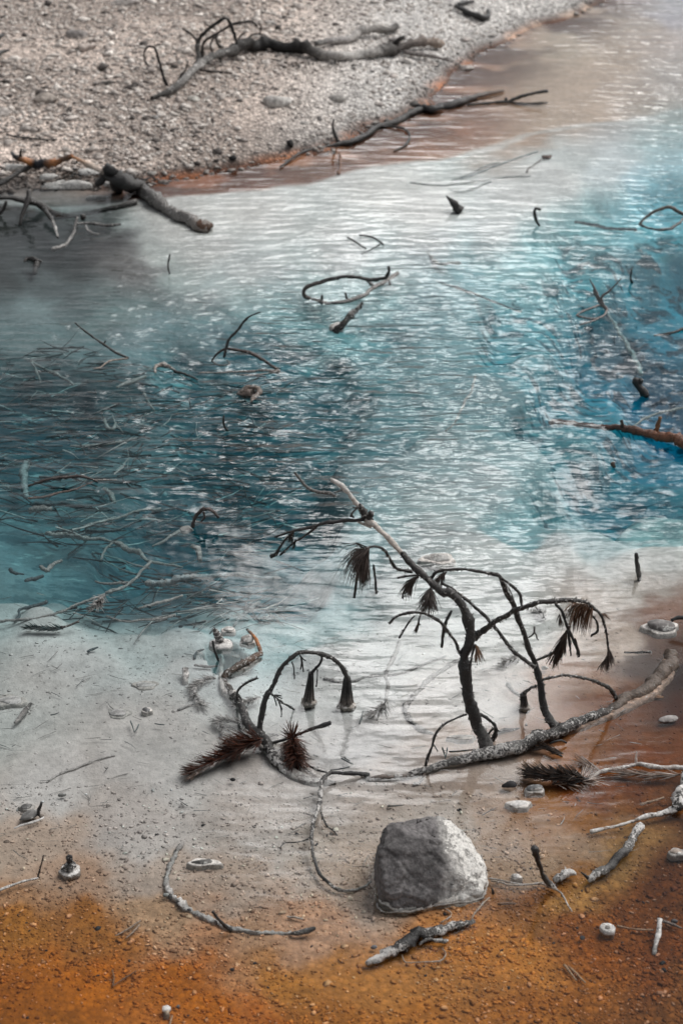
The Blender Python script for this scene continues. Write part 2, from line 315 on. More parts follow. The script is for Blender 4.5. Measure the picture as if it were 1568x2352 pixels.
# ---------------------------------------------------------------- mesh helpers
class MB:
    def __init__(s): s.v = []; s.f = []; s.c = []; s.n = 0
    def add(s, v, f, c):
        v = np.asarray(v, float); c = np.asarray(c, float)
        if c.ndim == 1: c = np.tile(c, (len(v), 1))
        s.v.append(v); s.c.append(c); s.f += [tuple(int(i)+s.n for i in q) for q in f]; s.n += len(v)
    def build(s, name, mat, parent=None, origin=None, smooth=True):
        v = np.concatenate(s.v); c = np.concatenate(s.c)
        if origin is None:
            if parent is not None: origin = np.array(parent['_o'])
            else: origin = np.array([v[:, 0].mean(), v[:, 1].mean(), v[:, 2].min()])
        me = bpy.data.meshes.new(name); me.from_pydata((v-origin).tolist(), [], s.f); me.update()
        at = me.color_attributes.new('col', 'FLOAT_COLOR', 'POINT'); at.data.foreach_set('color', c.astype(np.float32).ravel())
        if smooth: me.polygons.foreach_set('use_smooth', [True]*len(me.polygons))
        me.materials.append(mat)
        o = bpy.data.objects.new(name, me); COL.objects.link(o)
        if parent is not None:
            o.parent = parent; po = np.array(parent['_o'])
            o.location = Vector(origin-po)
        else: o.location = Vector(origin)
        o['_o'] = [float(k) for k in origin]
        return o
def tag(o, label=None, cat=None, group=None, kind=None):
    for k, v in (('label', label), ('category', cat), ('group', group), ('kind', kind)):
        if v: o[k] = v
    return o
def thing(name, label, cat, loc, group=None):
    o = bpy.data.objects.new(name, None); COL.objects.link(o); o.empty_display_size = .05
    o.location = Vector(loc); o['_o'] = [float(k) for k in loc]
    return tag(o, label, cat, group)

def spline(pts, step):
    """Catmull-Rom through rows of pts (any columns), resampled about every step metres of the first three"""
    p = np.asarray(pts, float); q = np.vstack([2*p[0]-p[1], p, 2*p[-1]-p[-2]]); out = []
    for i in range(1, len(q)-2):
        L = np.linalg.norm(q[i+1, :3]-q[i, :3]); n = max(1, int(L/step))
        for k in range(n):
            s = k/n; a, b, c, d = q[i-1], q[i], q[i+1], q[i+2]
            out.append(.5*((2*b)+(-a+c)*s+(2*a-5*b+4*c-d)*s*s+(-a+3*b-3*c+d)*s**3))
    out.append(q[-2]); return np.array(out)
def frames(p):
    T = np.gradient(p, axis=0); T /= np.linalg.norm(T, axis=1)[:, None]+1e-12
    ref = np.array([0, 0, 1.]) if abs(T[0][2]) < .9 else np.array([1., 0, 0])
    U = np.zeros_like(T); u = np.cross(T[0], ref); u /= np.linalg.norm(u)
    for i in range(len(T)):
        u = u-T[i]*np.dot(u, T[i]); u /= np.linalg.norm(u)+1e-12; U[i] = u
    return T, U, np.cross(T, U)
def tube(mb, pts, sides=8, step=.006, rough=.12, spikes=0, seed=0, flat=1.0, jag=0, hollow=False):
    """pts rows: x y z radius r g b crust"""
    rng = np.random.default_rng(seed+len(pts)*13+int(abs(pts[0][0])*1e4) % 977)
    q = spline(pts, step); p, r, c = q[:, :3], np.maximum(q[:, 3], .0004), np.clip(q[:, 4:8], 0, 1)
    # knobbly wander
    w = rng.normal(0, 1, (len(p), 3)); k = np.ones(5)/5
    w = np.stack([np.convolve(w[:, i], k, 'same')[:len(p)] for i in range(3)], 1) if len(p) > 5 else w*.3
    p = p + w*r[:, None]*.25*rough/.12
    if len(p) > 24:
        w2 = rng.normal(0, 1, (len(p), 3)); k2 = np.hanning(15); k2 /= k2.sum()
        p = p + np.stack([np.convolve(w2[:, i], k2, 'same')[:len(p)] for i in range(3)], 1)*(.0012+r[:, None]*.55)*np.minimum(1, np.minimum(np.arange(len(p)), np.arange(len(p))[::-1])/6.0)[:, None]
    r = r*(1+.10*np.convolve(rng.normal(0, 1.6, len(p)), np.ones(3)/3, 'same')[:len(p)])
    T, U, W = frames(p); th = np.linspace(0, 2*np.pi, sides, endpoint=False)
    prof = 1+rng.normal(0, rough, (len(p), sides))
    if flat != 1.0:
        V = []
        for i in range(len(p)):
            for j, a in enumerate(th):
                o = U[i]*math.cos(a)+W[i]*math.sin(a); o = o*np.array([1, 1, flat]); V.append(p[i]+o*r[i]*prof[i, j])
        V = np.array(V)
    else:
        V = (p[:, None, :] + (U[:, None, :]*np.cos(th)[None, :, None]+W[:, None, :]*np.sin(th)[None, :, None])*(r[:, None]*prof)[..., None]).reshape(-1, 3)
    if jag:
        for j in range(sides):
            V[(len(p)-1)*sides+j] += T[-1]*r[-1]*rng.uniform(-1, 1)*jag
            V[j] -= T[0]*r[0]*rng.uniform(-.6, 1)*jag*.3
    n = len(p); f = [(i*sides+j, i*sides+(j+1) % sides, (i+1)*sides+(j+1) % sides, (i+1)*sides+j) for i in range(n-1) for j in range(sides)]
    C = np.repeat(c, sides, axis=0)
    V = np.vstack([V, p[0]-T[0]*r[0]*.5, p[-1]+T[-1]*r[-1]*.5]); C = np.vstack([C, c[0], c[-1]])
    a, e = len(V)-2, len(V)-1
    f += [(a, (j+1) % sides, j) for j in range(sides)] + [(e, (n-1)*sides+j, (n-1)*sides+(j+1) % sides) for j in range(sides)]
    mb.add(V, f, C)
    if spikes:
        L = np.concatenate([[0], np.cumsum(np.linalg.norm(np.diff(p, axis=0), axis=1))])
        m = int(L[-1]*spikes)
        for _ in range(m):
            s = rng.uniform(0, L[-1]); i = min(np.searchsorted(L, s), n-1)
            a = rng.uniform(0, 6.283); o = U[i]*math.cos(a)+W[i]*math.sin(a)
            h = rng.uniform(.0016, .0040)+r[i]*.25; wd = rng.uniform(.0010, .0020)+r[i]*.12
            base = p[i]+o*r[i]*.75; tip = p[i]+o*(r[i]+h)+T[i]*rng.uniform(.0, .8)*h
            s1 = np.cross(o, T[i])*wd; s2 = T[i]*wd
            cc = c[i].copy(); cc[3] = min(1, cc[3]+rng.uniform(-.2, .45)); cc[:3] = cc[:3]*rng.uniform(.8, 2.2)
            mb.add([base+s1, base-s1*.5+s2, base-s1*.5-s2, tip], [(0, 1, 3), (1, 2, 3), (2, 0, 3)], cc)
    return p, T
def needle(mb, p0, d, L, r, col, droop=.0, bend=None, seg=3):
    d = np.asarray(d, float); d = d/np.linalg.norm(d); u = np.cross(d, [0.3, .2, 1.]); u /= np.linalg.norm(u)+1e-9; w = np.cross(d, u)
    rings = []; p = np.array(p0, float); dd = d.copy()
    for i in range(seg+1):
        k = i/seg; rr = r*(1-.75*k**2); rings += [p+u*rr, p-u*rr*.5+w*rr*.87, p-u*rr*.5-w*rr*.87]
        dd = dd + np.array([0, 0, -droop/seg]) + (bend/seg if bend is not None else 0); dd /= np.linalg.norm(dd); p = p+dd*L/seg
    f = []
    for i in range(seg):
        for j in range(3): f.append((i*3+j, i*3+(j+1) % 3, (i+1)*3+(j+1) % 3, (i+1)*3+j))
    f.append((seg*3, seg*3+1, seg*3+2)); mb.add(np.array(rings), f, col)

BLK = (.010, .009, .009); DK = (.022, .019, .017); BRN = (.05, .028, .016); RED = (.06, .018, .008)
GRY = (.10, .095, .09); TAN = (.30, .24, .20); PALE = (.42, .39, .36); WHT = (.58, .56, .54); WOODC = (.50, .45, .41)
ORG = (.40, .15, .04)
def wire(pts, radii, cols, ys=None, z=None, bulge=0.0, follow=None):
    """photo pixels -> world tube points. radii in photo pixels. ys: None = on the water plane/ground at z, (a, b) = upright, at
    distance Y running from a to b ('w' = where that end meets the water)."""
    n = len(pts); L = [0]
    for i in range(1, n): L.append(L[-1]+math.hypot(pts[i][0]-pts[i-1][0], pts[i][1]-pts[i-1][1]))
    tt = [l/max(L[-1], 1e-6) for l in L]
    ra = np.atleast_1d(radii); ca = [tuple(k) + (0,)*(4-len(k)) for k in (cols if isinstance(cols, list) else [cols])]
    rr = np.interp(tt, np.linspace(0, 1, len(ra)), ra) if len(ra) > 1 else np.full(n, ra[0])
    cc = np.array([[np.interp(s, np.linspace(0, 1, len(ca)), [k[j] for k in ca]) if len(ca) > 1 else ca[0][j] for j in range(4)] for s in tt])
    if ys is not None:
        ya = P(*pts[0])[1] if ys[0] == 'w' else ys[0]; yb = P(*pts[-1])[1] if ys[-1] == 'w' else ys[-1]
    out = []
    for i, (a, b) in enumerate(pts):
        s = tt[i]
        if ys is None:
            if follow is not None: q = G(a, b); q = P(a, b, q[2]+(follow[i] if hasattr(follow, '__len__') else follow))
            else: q = P(a, b, (np.interp(s, np.linspace(0, 1, len(z)), z) if hasattr(z, '__len__') else (z or 0.0)))
        else:
            q = PY(a, b, ya+(yb-ya)*s + bulge*math.sin(math.pi*s))
        dist = math.sqrt(q[0]**2+q[1]**2+(q[2]-CH)**2)
        out.append([*q, rr[i]*dist/F, *cc[i]])
    return out
# ---------------------------------------------------------------- ground sheet and water
def grid(xs, ys, fn):
    X, Y = np.meshgrid(xs, ys)       # xs = lateral fan coordinate
    X = X*(Y+3.0)/8.0
    return X, Y
def mesh_grid(name, X, Y, Zz, attrs, mat):
    ny, nx = X.shape; co = np.stack([X, Y, Zz], -1).reshape(-1, 3).astype(np.float32)
    i = np.arange(ny*nx).reshape(ny, nx); q = np.stack([i[:-1, :-1], i[:-1, 1:], i[1:, 1:], i[1:, :-1]], -1).reshape(-1, 4)
    me = bpy.data.meshes.new(name); me.vertices.add(len(co)); me.vertices.foreach_set('co', co.ravel())
    me.loops.add(q.size); me.loops.foreach_set('vertex_index', q.ravel().astype(np.int32))
    me.polygons.add(len(q)); me.polygons.foreach_set('loop_start', np.arange(0, q.size, 4, dtype=np.int32)); me.polygons.foreach_set('loop_total', np.full(len(q), 4, dtype=np.int32))
    me.polygons.foreach_set('use_smooth', np.ones(len(q), dtype=bool)); me.update(calc_edges=True)
    for k, a in attrs.items():
        if a.ndim == 3:
            full = np.concatenate([a, np.ones(a.shape[:2]+(1,))], -1) if a.shape[2] == 3 else a
            at = me.color_attributes.new(k, 'FLOAT_COLOR', 'POINT'); at.data.foreach_set('color', full.astype(np.float32).ravel())
        else:
            at = me.attributes.new(k, 'FLOAT', 'POINT'); at.data.foreach_set('value', a.astype(np.float32).ravel())
    me.materials.append(mat); o = bpy.data.objects.new(name, me); COL.objects.link(o); return o
def outer(a, b, n, far):            # dense a..b, then growing steps to far
    d = np.linspace(a, b, n); st = (b-a)/(n-1); lo = []; hi = []; s = st; x = a
    while x > -far: s *= 1.35; x -= s; lo.append(x)
    s = st; x = b
    while x < far: s *= 1.35; x += s; hi.append(x)
    return np.concatenate([lo[::-1], d, hi])
xs = outer(-2.3, 2.3, 420, 120.0)
yd = [2.2]
while yd[-1] < 12.5: yd.append(yd[-1] + .0045*(yd[-1]/3.0)**1.3)
hi = []; s = .03; x = yd[-1]
while x < 160: s *= 1.35; x += s; hi.append(x)
lo = []; s = .006; x = 2.2
while x > -2.6: s = min(s*1.35, .6); x -= s; lo.append(max(x, -2.7))
ys = np.array(lo[::-1]+yd+hi)
X, Y = grid(xs, ys, None)
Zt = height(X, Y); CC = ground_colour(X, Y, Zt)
uu, vv = uv(X, np.maximum(Y, 1.2))
dd, ss = seg_dist(X, Y, GRAVEL); sdg = dd*ss
deepk = s01(-Zt, .05, .16)
grain = np.clip(.35 + .65*s01(sdg, -.02, .05), 0, 1); grain = np.where(sdg < 0, .06+.34*s01(vv, 1880, 2150)*(1-.0*uu) + .3*s01(uu, 1200, 1450)*s01(vv, 1620, 1800), grain)
grain = np.clip(grain, 0, 1)*(1-deepk)
kind = np.stack([grain, deepk, 0*grain], -1)
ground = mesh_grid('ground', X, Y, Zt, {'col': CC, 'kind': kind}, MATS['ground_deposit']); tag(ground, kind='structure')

RIP = [(800,1200,1),(900,1350,1),(1100,1000,1),(700,800,.7),(300,760,.35),(1200,700,.4),(1500,700,.12),(1400,850,.2),(1500,950,.25),(1000,650,.45),(600,500,.16),(450,580,.2),(1000,450,.06),(800,560,.3),(1200,560,.2),(300,1300,.10),(200,1500,.0),
 (600,1600,0),(1000,1500,.45),(850,1500,.55),(1200,1600,0),(0,1000,.3),(200,1050,.3),(450,1000,.7),(450,1200,.2),(1400,1150,.6),(1400,1330,.2),(1200,1400,.5),(1300,1480,.1),(1300,250,.12),(1500,180,.4),(1500,100,.4),(1250,330,.06),(1000,330,.08),(700,420,.1),(1250,380,.05),
 (1000,900,1),(600,1000,.9),(1300,900,.4),(700,1400,.45),(1568,1000,.25),(1450,900,.2),(100,600,.12),(100,850,.4),(300,900,.5),(0,1800,0),(1000,2000,0),(500,2300,0),(1500,2200,0),(1500,1500,0),(2200,600,.15),(-400,900,.4),(-500,1700,0),(2200,1800,0),(1330,450,.12),(1568,450,.3)]
xs = outer(-3, 3, 160, 60.0); ysw = np.array(sorted(set([-1.5, 0, 1.0]+list(np.linspace(1.8, 12, 330))+list(np.geomspace(12.3, 90, 18)))))
X, Y = grid(xs, ysw, None)
uu, vv = uv(X, np.maximum(Y, 1.2)); uu = np.clip(uu, -700, 2300); vv = np.clip(vv, -250, 3300)
rip = idw(uu, vv, [(a, b) for a, b, _ in RIP], [c for _, _, c in RIP], 4)
rip = rip*(.25+1.5*s01(fbm(X*1.3, Y*1.0, 4, 55), .25, .75))
ny, nx = X.shape
# closed body of water: rippled top, plain sides and bottom below the bed
co = np.stack([X, Y, 0*X], -1).reshape(-1, 3); i = np.arange(ny*nx).reshape(ny, nx)
q = np.stack([i[:-1, :-1], i[:-1, 1:], i[1:, 1:], i[1:, :-1]], -1).reshape(-1, 4).tolist()
loop = list(i[0, :])+list(i[1:, -1])+list(i[-1, -2::-1])+list(i[-2:0:-1, 0]); nb = len(co)
co = np.vstack([co, co[loop]+np.array([0, 0, -1.6])]); m_ = len(loop)
for k in range(m_): q.append([int(loop[k]), int(nb+k), int(nb+(k+1) % m_), int(loop[(k+1) % m_])])
q.append([int(nb+k) for k in range(m_)][::-1])
me = bpy.data.meshes.new('water'); me.from_pydata(co.tolist(), [], q); me.update()
at = me.attributes.new('ripple', 'FLOAT', 'POINT'); at.data.foreach_set('value', np.concatenate([rip.ravel(), np.zeros(m_)]).astype(np.float32))
me.polygons.foreach_set('use_smooth', [True]*len(me.polygons)); me.materials.append(MATS['pool_water'])
water = bpy.data.objects.new('water', me); COL.objects.link(water); tag(water, kind='structure')
# ---------------------------------------------------------------- the fallen young pine, one thing with its limbs as parts
Y0 = P(*Z('B', (440, 1240))[0])[1]          # distance of the standing stem
pine = thing('fallen_pine', 'black dead young pine lying along the shore with bare white-tipped leader rising over the water', 'dead tree', P(*Z('B', (440, 1240))[0]))
def limb(name, pts, radii, cols, ys=None, z=None, bulge=0, spikes=0, mat=BARK, parent=pine, sides=8, step=.006, rough=.12, jag=0, follow=None, label=None):
    mb = MB(); w = wire(pts, radii, cols, ys, z, bulge, follow); tube(mb, w, sides, step, rough, spikes, jag=jag)
    o = mb.build(name, mat, parent); o['_w'] = [float(k) for r in w for k in r[:3]]
    if label: o['label'] = label
    return o
def C4(c, a): return (*c, a)
# main log: right end sunken, crusted; middle proud of the water; left end sinks
LOGR = Z('B', (1492,700),(1488,745),(1445,820),(1385,880),(1305,932),(1220,980),(1130,1022),(1040,1062),(960,1097),(880,1130),(780,1165),(680,1207),(560,1247),(440,1272),(330,1302),(200,1332),(100,1357),(0,1382)) + Z('E', (790,131),(700,146),(600,158),(540,163))
mb = MB()
w = wire(LOGR, [17,18,17,15,13,12,11,11,12,13,14,15,15,13,11,9.5,8,7.5,7,6.5,6,6], [C4((.07,.045,.03),.10)]*4+[C4(DK,.3)]+[C4(DK,.34)]*3+[C4(GRY,.42)]*5+[C4(TAN,.42)]+[C4(DK,.2)],
         z=[-.002,-.001,-.001,-.001,-.003,-.004,-.002,.003,.008,.010,.012,.012,.010,.008,.006,.004,.002,.000,-.002,-.003,-.006])
tube(mb, w, 14, .006, .10, jag=.5)
log = mb.build('trunk', BARK, pine)
# left log, dark, from the sunken crusted butt up to the fork
LOGL = Z('C', (1010,1335),(900,1285),(810,1195),(745,1095),(695,1005),(625,930),(565,850),(522,765),(482,695),(422,612),(372,540))
mb = MB(); w = wire(LOGL, [7,10,12,12,11,10,9,8.5,9,9,8], [C4(PALE,.8),C4(GRY,.5),C4(DK,.3),C4(DK,.20),C4(DK,.2),C4(DK,.35),C4(BRN,.35)], z=[-.02,-.012,-.002,.012,.016,.014,.010,.006,.002,-.004,-.008])
tube(mb, w, 12, .006, .10, spikes=60); mb.build('trunk', BARK, pine, smooth=True)['label'] = 'thin upper trunk piece, black and wet'
limb('branch', Z('C', (378,520),(450,452),(540,402),(620,357),(688,322)), [8,8,8,7.5,6], [C4(BRN,.2),C4(BRN,.3),C4((.12,.06,.03),.3)], z=[-.004,.006,.008,.006,.004], spikes=80)
limb('branch', Z('C', (688,322),(675,280),(640,205),(600,150),(572,122)), [5,4,4,3.5,3], [C4(BRN,.2),C4(ORG,.1),C4(BRN,.3)], z=[.006,.012,.014,.01,.0])
limb('branch', Z('C', (355,520),(362,430),(368,370),(372,330)), [5,4.5,4,3], [C4(PALE,.6),C4(GRY,.6)], z=[-.01,-.03,-.06,-.08])
limb('branch', Z('C', (490,715),(488,655),(520,600),(570,560),(645,525)), [3.2,3,3,2.8,3.3], C4(DK,.0), ys=('w', Y0+.1), spikes=150)
limb('branch', Z('C', (500,660),(525,700),(538,745)), [2.5,2.5,2], C4(DK,.0), z=[.012,.008,.0])

# standing stem (base on the log) with the barkless leader
stemA = Z('B', (447,1245),(432,1200),(395,1130),(365,1050),(340,960),(315,870),(302,790),(308,700),(337,640),(350,580),(330,510),(300,440),(262,385),(215,345))
stemA += Z('A', (1420,1030),(1350,960),(1290,905),(1230,850),(1170,790),(1120,735))
YT = Y0+.12
S = wire(stemA, [17,13.5,13,13,13,13.5,13.5,12.5,12,11.5,11,10.5,10,9.5,9,8.5,8,8,7.5,7], [C4(GRY,.2),C4(BLK,.03),C4(BLK,.08),C4(BLK,.02),C4(DK,.08),C4(DK,.22),C4(DK,.18),C4(DK,.22)], ys=('w', YT), bulge=-.05)
mb = MB(); tube(mb, S, 14, .006, .09, spikes=130); stem = mb.build('stem', BARK, pine)
lead = Z('A', (1112,730),(1060,670),(1010,615),(950,560),(905,515),(865,500))
mb = MB(); tube(mb, wire(lead, [6.5,6.8,6.6,6.6,6.8,7], [C4(WOODC,.3),C4(WOODC,.15),C4(WOODC,.3)], ys=(YT, YT+.02)), 10, .006, .06, jag=.8)
mb.build('bare_leader', WOOD, pine)['label'] = 'barkless pale wood of the leader'
mb = MB(); tube(mb, wire(Z('A', (905,505),(875,480),(850,455),(825,415),(805,395)), [6,9.5,8.5,7.5,6], [C4(DK,.3),C4(DK,.18),C4(DK,.35)], ys=(YT+.02, YT+.025)), 10, .004, .22, spikes=260)
tube(mb, wire(Z('A', (880,480),(900,455),(912,478)), [5,6,1], C4(DK,0), ys=(YT+.02, YT)), 6, .004, .3)
mb.build('bark_collar', BARK, pine)['label'] = 'patch of dark peeling bark round the pale leader'
mb = MB(); tube(mb, wire(Z('A', (812,405),(770,350),(735,305),(700,265),(655,230),(618,212)), [5.2,5.6,5.6,6,6,5], [C4(WOODC,.4),C4(WOODC,.5),C4(WHT,.5)], ys=(YT+.025, YT+.04)), 10, .005, .10, jag=1.8)
mb.build('bare_tip', WOOD, pine)['label'] = 'splintered white tip of the leader'
# second stem and its arch
stem2 = Z('B', (838,1125),(826,1108),(800,1078),(775,1010),(752,930),(737,850),(725,780),(700,720),(672,630),(645,560),(622,505),(600,450),(578,400),(555,350),(535,290),(512,248))
Y2 = P(*stem2[0])[1]
mb = MB(); tube(mb, wire(stem2, [14,11,9,8,8,7.5,7.5,7,6.5,6,6,6,6,6,5.5,4.5], [C4(GRY,.3),C4(BLK,.08),C4(BLK,.03),C4(DK,.20),C4(DK,.15),C4(DK,.3)], ys=(Y2, Y0+.05), bulge=.03), 10, .006, .1, spikes=150)
stem_b = mb.build('stem', BARK, pine)
def twig(kz, pts, radii, col=C4(DK,.20), ya=0, yb=0, bulge=0, spikes=170, parent=pine, name='branch', sides=7):
    f = lambda k: k if k == 'w' else (Y0+k)
    return limb(name, Z(kz, *pts), radii, col, ys=(f(ya), f(yb)), bulge=bulge, spikes=spikes, parent=parent, sides=sides, step=.005)
arch_top = twig('B', [(512,246),(450,232),(380,224),(300,211),(220,215),(150,235),(118,268)], [4,3.6,3.2,3.2,3.2,3.4,4], ya=.05, yb=.09)
twig('B', [(525,262),(590,310),(628,350),(640,395),(642,428)], [2.6,3,3,3,3], ya=.05, yb=.03)
twig('B', [(545,290),(572,330),(590,372),(600,405)], [1.8,1.8,1.8,1.6], C4(GRY,.3), ya=.04, yb=.03, spikes=60)
twig('B', [(186,292),(250,325),(320,376),(390,440),(450,500),(490,540),(530,600),(580,662),(640,722),(715,772)], [2.8,3.2,3.6,3.8,4,4,4.2,4.4,4.6,5.5], ya=.08, yb=.02)
twig('B', [(270,398),(285,385),(300,370)], [3,2.5,2.5], ya=.06, yb=.06)
arch_r = twig('B', [(372,602),(400,575),(460,535),(520,500),(580,457),(640,430),(720,406),(800,396),(880,387),(960,394),(1020,412),(1055,440)], [8,7,6.4,6.2,6,5.8,5.6,5.2,5,4.6,4.4,4], C4(DK,.22), ya=.04, yb=-.02, bulge=-.08)
tail_r = twig('B', [(1050,435),(1085,460),(1108,505),(1125,570),(1135,650),(1140,690)], [3.6,3.2,3.2,3,3,3], C4(DK,.20), ya=-.02, yb=-.03)
fork_r = twig('B', [(835,410),(865,445),(882,480),(895,530),(920,580),(945,630),(968,712)], [3.4,3.6,3.8,3.8,3.6,3.4,3], C4(BLK,.05), ya=-.05, yb=-.05)
tw_r = twig('B', [(725,733),(760,720),(795,703),(820,690)], [2.8,2.8,2.8,2.6], C4(DK,.15), ya=.02, yb=-.04)
twig('B', [(905,560),(912,610),(918,660),(925,705)], [2.6,3,2.6,1.6], C4(BLK,.06), ya=-.05, yb=-.05)
twig('B', [(1050,482),(1072,515),(1078,560),(1062,580),(1040,590)], [2.6,3,3,2.8,2.2], ya=-.02, yb=-.02)
sm = twig('B', [(680,602),(700,592),(712,575),(714,542)], [2,2,1.8,2.6], C4(GRY,.15), ya=.03, yb=.03, spikes=60)
twig('B', [(714,572),(725,590),(730,612)], [1.8,1.8,1.8], C4(GRY,.1), ya=.03, yb=.03, spikes=60)
stub_m = twig('B', [(375,645),(362,680),(350,735),(342,792)], [3.4,3,2.6,2], ya=-.01, yb=-.03)
arch_l = twig('A', [(1540,1455),(1500,1380),(1440,1285),(1380,1222),(1300,1180),(1220,1166),(1140,1170),(1070,1200),(1030,1240)], [3.6,3.6,3.4,3.4,3.4,3.2,3.2,3.2,3], C4(DK,.25), ya=.0, yb=-.05, bulge=-.05)
twig('A', [(1210,1186),(1180,1215),(1150,1262),(1120,1310),(1100,1345)], [2.2,2.2,2.2,2.2,2.6], ya=-.04, yb=-.05)
tw_l2 = twig('A', [(1248,1185),(1240,1225),(1232,1262)], [2.2,2.4,3], C4(BLK,.06), ya=-.04, yb=-.05)
tw_l3 = twig('A', [(1475,1150),(1440,1220),(1418,1290),(1410,1350),(1405,1412)], [2.6,3.6,3.6,3.4,3.4], C4(BLK,.08), ya=.0, yb=-.02)
twig('B', [(325,1045),(260,1070),(190,1112),(150,1160),(122,1230),(102,1290),(92,1335)], [2.6,2.6,2.7,2.8,3,3.4,3.8], ya=.0, yb='w', bulge=-.03)
twig('B', [(405,1045),(450,1072),(488,1110),(490,1155),(475,1195)], [4,3.6,4,4.5,5], C4(BLK,.06), ya=.01, yb='w')
twig('B', [(450,1155),(475,1130),(492,1118)], [2,2,2], ya=.0, yb=.0)
twig('B', [(478,1165),(520,1146),(590,1138),(660,1136),(740,1140),(800,1132)], [3.4,3.6,3.8,3.8,3.4,3], ya=.06, yb=.12)
twig('B', [(688,1136),(680,1118),(664,1103)], [2,2.6,2.4], ya=.1, yb=.1)
twig('B', [(752,852),(790,836),(850,826),(920,826),(1000,836),(1070,856),(1130,886),(1162,922),(1184,955)], [3,3,3.2,3.2,3.2,3.4,3.8,4.5,5], ya=.03, yb='w', bulge=-.03)
twig('B', [(1205,935),(1203,970),(1190,1000)], [4.5,5,5.5], C4(DK,.18), ya='w', yb='w')
arch_s = twig('B', [(722,882),(682,900),(652,925),(642,955)], [3,3.4,4,4], C4(BLK,.06), ya=.02, yb='w')
# upper limbs on the leader
twig('A', [(690,282),(668,290),(635,303)], [3.2,2.2,1.6], C4(GRY,.25), ya=.16, yb=.16, spikes=0)
twig('A', [(642,328),(600,306),(540,300),(480,286),(430,256),(390,206),(350,155)], [3.2,3.4,3.2,3.2,3.2,3,2.6], C4(GRY,.15), ya=.16, yb=.17)
twig('A', [(900,545),(855,532),(808,515)], [5,4,2.5], C4(WOODC,.2), ya=.14, yb=.14, spikes=0)
arm = twig('A', [(860,485),(800,497),(720,500),(640,511),(570,522),(500,546),(430,566),(350,582),(280,598),(205,622)], [5,4.6,4.4,4.4,4.2,3.8,3.4,3,2.6,2], C4(BLK,.04), ya=.14, yb=.12)
twig('A', [(510,548),(450,592),(400,628),(350,655),(300,700),(245,750)], [2.4,2.4,2.4,2.4,2.4,2.4], ya=.13, yb=.12)
arm_t = twig('A', [(332,590),(282,640),(240,700),(222,742),(180,760)], [2.4,2.6,2.6,3.4,5.4], C4(BLK,.05), ya=.12, yb=.12)
twig('A', [(800,410),(772,436),(757,455),(758,475)], [2.2,2,2.2,4], C4(GRY,.1), ya=.14, yb=.14)
twig('A', [(800,412),(780,410),(765,408)], [2.2,2,1.4], ya=.14, yb=.14)
droop = twig('A', [(1190,872),(1100,852),(1052,812),(1020,752),(990,712),(940,690),(880,696),(855,706)], [4,3.8,3.6,3.4,3.3,3.2,3.2,3.2], C4(DK,.2), ya=.12, yb=.08)
twig('A', [(800,820),(796,900),(788,980),(778,1058)], [2.2,2.4,2.5,3], ya=.08, yb=.08)
twig('A', [(915,820),(928,920),(932,990),(938,1026)], [2.2,2.2,2.4,2.4], ya=.08, yb=.08)
low1 = twig('A', [(1240,893),(1180,898),(1140,906),(1088,915)], [2.4,2.4,2.4,2.8], ya=.1, yb=.08)
low2 = twig('A', [(1330,975),(1318,1040),(1290,1110),(1262,1165)], [3,3,2.6,2.6], C4(BLK,.06), ya=.1, yb=.06)
# the left arch that dips its needle tufts in the water
YL = P(*Z('C', (690,1005))[0])[1]
arch = limb('branch', Z('C', (690,1005),(676,930),(682,850),(702,750),(736,660),(790,580),(832,500),(882,420),(942,360),(1000,312),(1060,302),(1130,312),(1200,336),(1270,372),(1330,422),(1372,482),(1400,545)),
            [8,7,6.6,6.2,6,5.8,5.6,5.4,5.2,5,5,4.8,4.8,4.8,4.8,5,5.4], [C4(DK,.20),C4(BLK,.05),C4(DK,.18),C4(DK,.18)], ys=(YL, P(*Z('C', (1380,745))[0])[1]), spikes=170)
YA = P(*Z('C', (1075,712))[0])[1]; YB = P(*Z('C', (1385,735))[0])[1]
t1 = limb('twig', Z('C', (1190,338),(1170,400),(1130,445),(1100,480)), [3,3,3.4,4.5], C4(BLK,.05), ys=(YA, YA), spikes=150, parent=arch)
for pts in ([(940,390),(955,440),(960,530)], [(1005,330),(1018,400),(1008,450)], [(1015,350),(1025,410),(1032,470)], [(1010,340),(1035,370),(1050,378)], [(1147,450),(1146,520),(1138,592)]):
    limb('twig', Z('C', *pts), [1.8,1.5,1.8], C4(BLK,.05), ys=(YA-.02, YA-.02), parent=arch, sides=5)
tl = limb('twig', Z('C', (755,640),(790,668),(830,700),(890,745),(955,778)), [2.4,2.4,2.2,2.2,2.4], C4(BLK,.05), ys=(YL-.02, 'w'), spikes=140, parent=arch)
for pts in ([(780,655),(800,700),(812,750)], [(800,660),(830,680),(860,688)], [(820,690),(840,740),(852,790),(850,842)], [(795,660),(825,665),(850,668)], [(835,715),(848,760),(860,780)]):
    limb('twig', Z('C', *pts), [1.5,1.7,1.4], C4(BLK,.08), ys=(YL-.03, YL-.04), parent=arch, sides=5)
rt = limb('branch', Z('C', (735,1062),(800,1050),(870,1032),(930,1010),(1000,980),(1080,945),(1180,915),(1255,887)), [4,3.6,3.4,3.4,4,4.6,5,5.4], [C4(DK,.2),C4(BLK,.08),C4((.06,.02,.01),.1),C4(DK,.25),C4(BLK,.1)], ys=('w', YL-.02), spikes=60)
limb('branch', Z('C', (1050,1232),(1130,1270),(1190,1290),(1225,1296)), [2.4,2.6,2.8,3], C4(DK,.25), z=[-.004,.0,.004,.008], spikes=150)
limb('branch', Z('E', (545,141),(500,134),(430,128),(380,124),(325,126)), [6,5.2,4.8,4.6,4.6], C4(BLK,.08), z=[-.004,.006,.01,.014,.018], spikes=60)
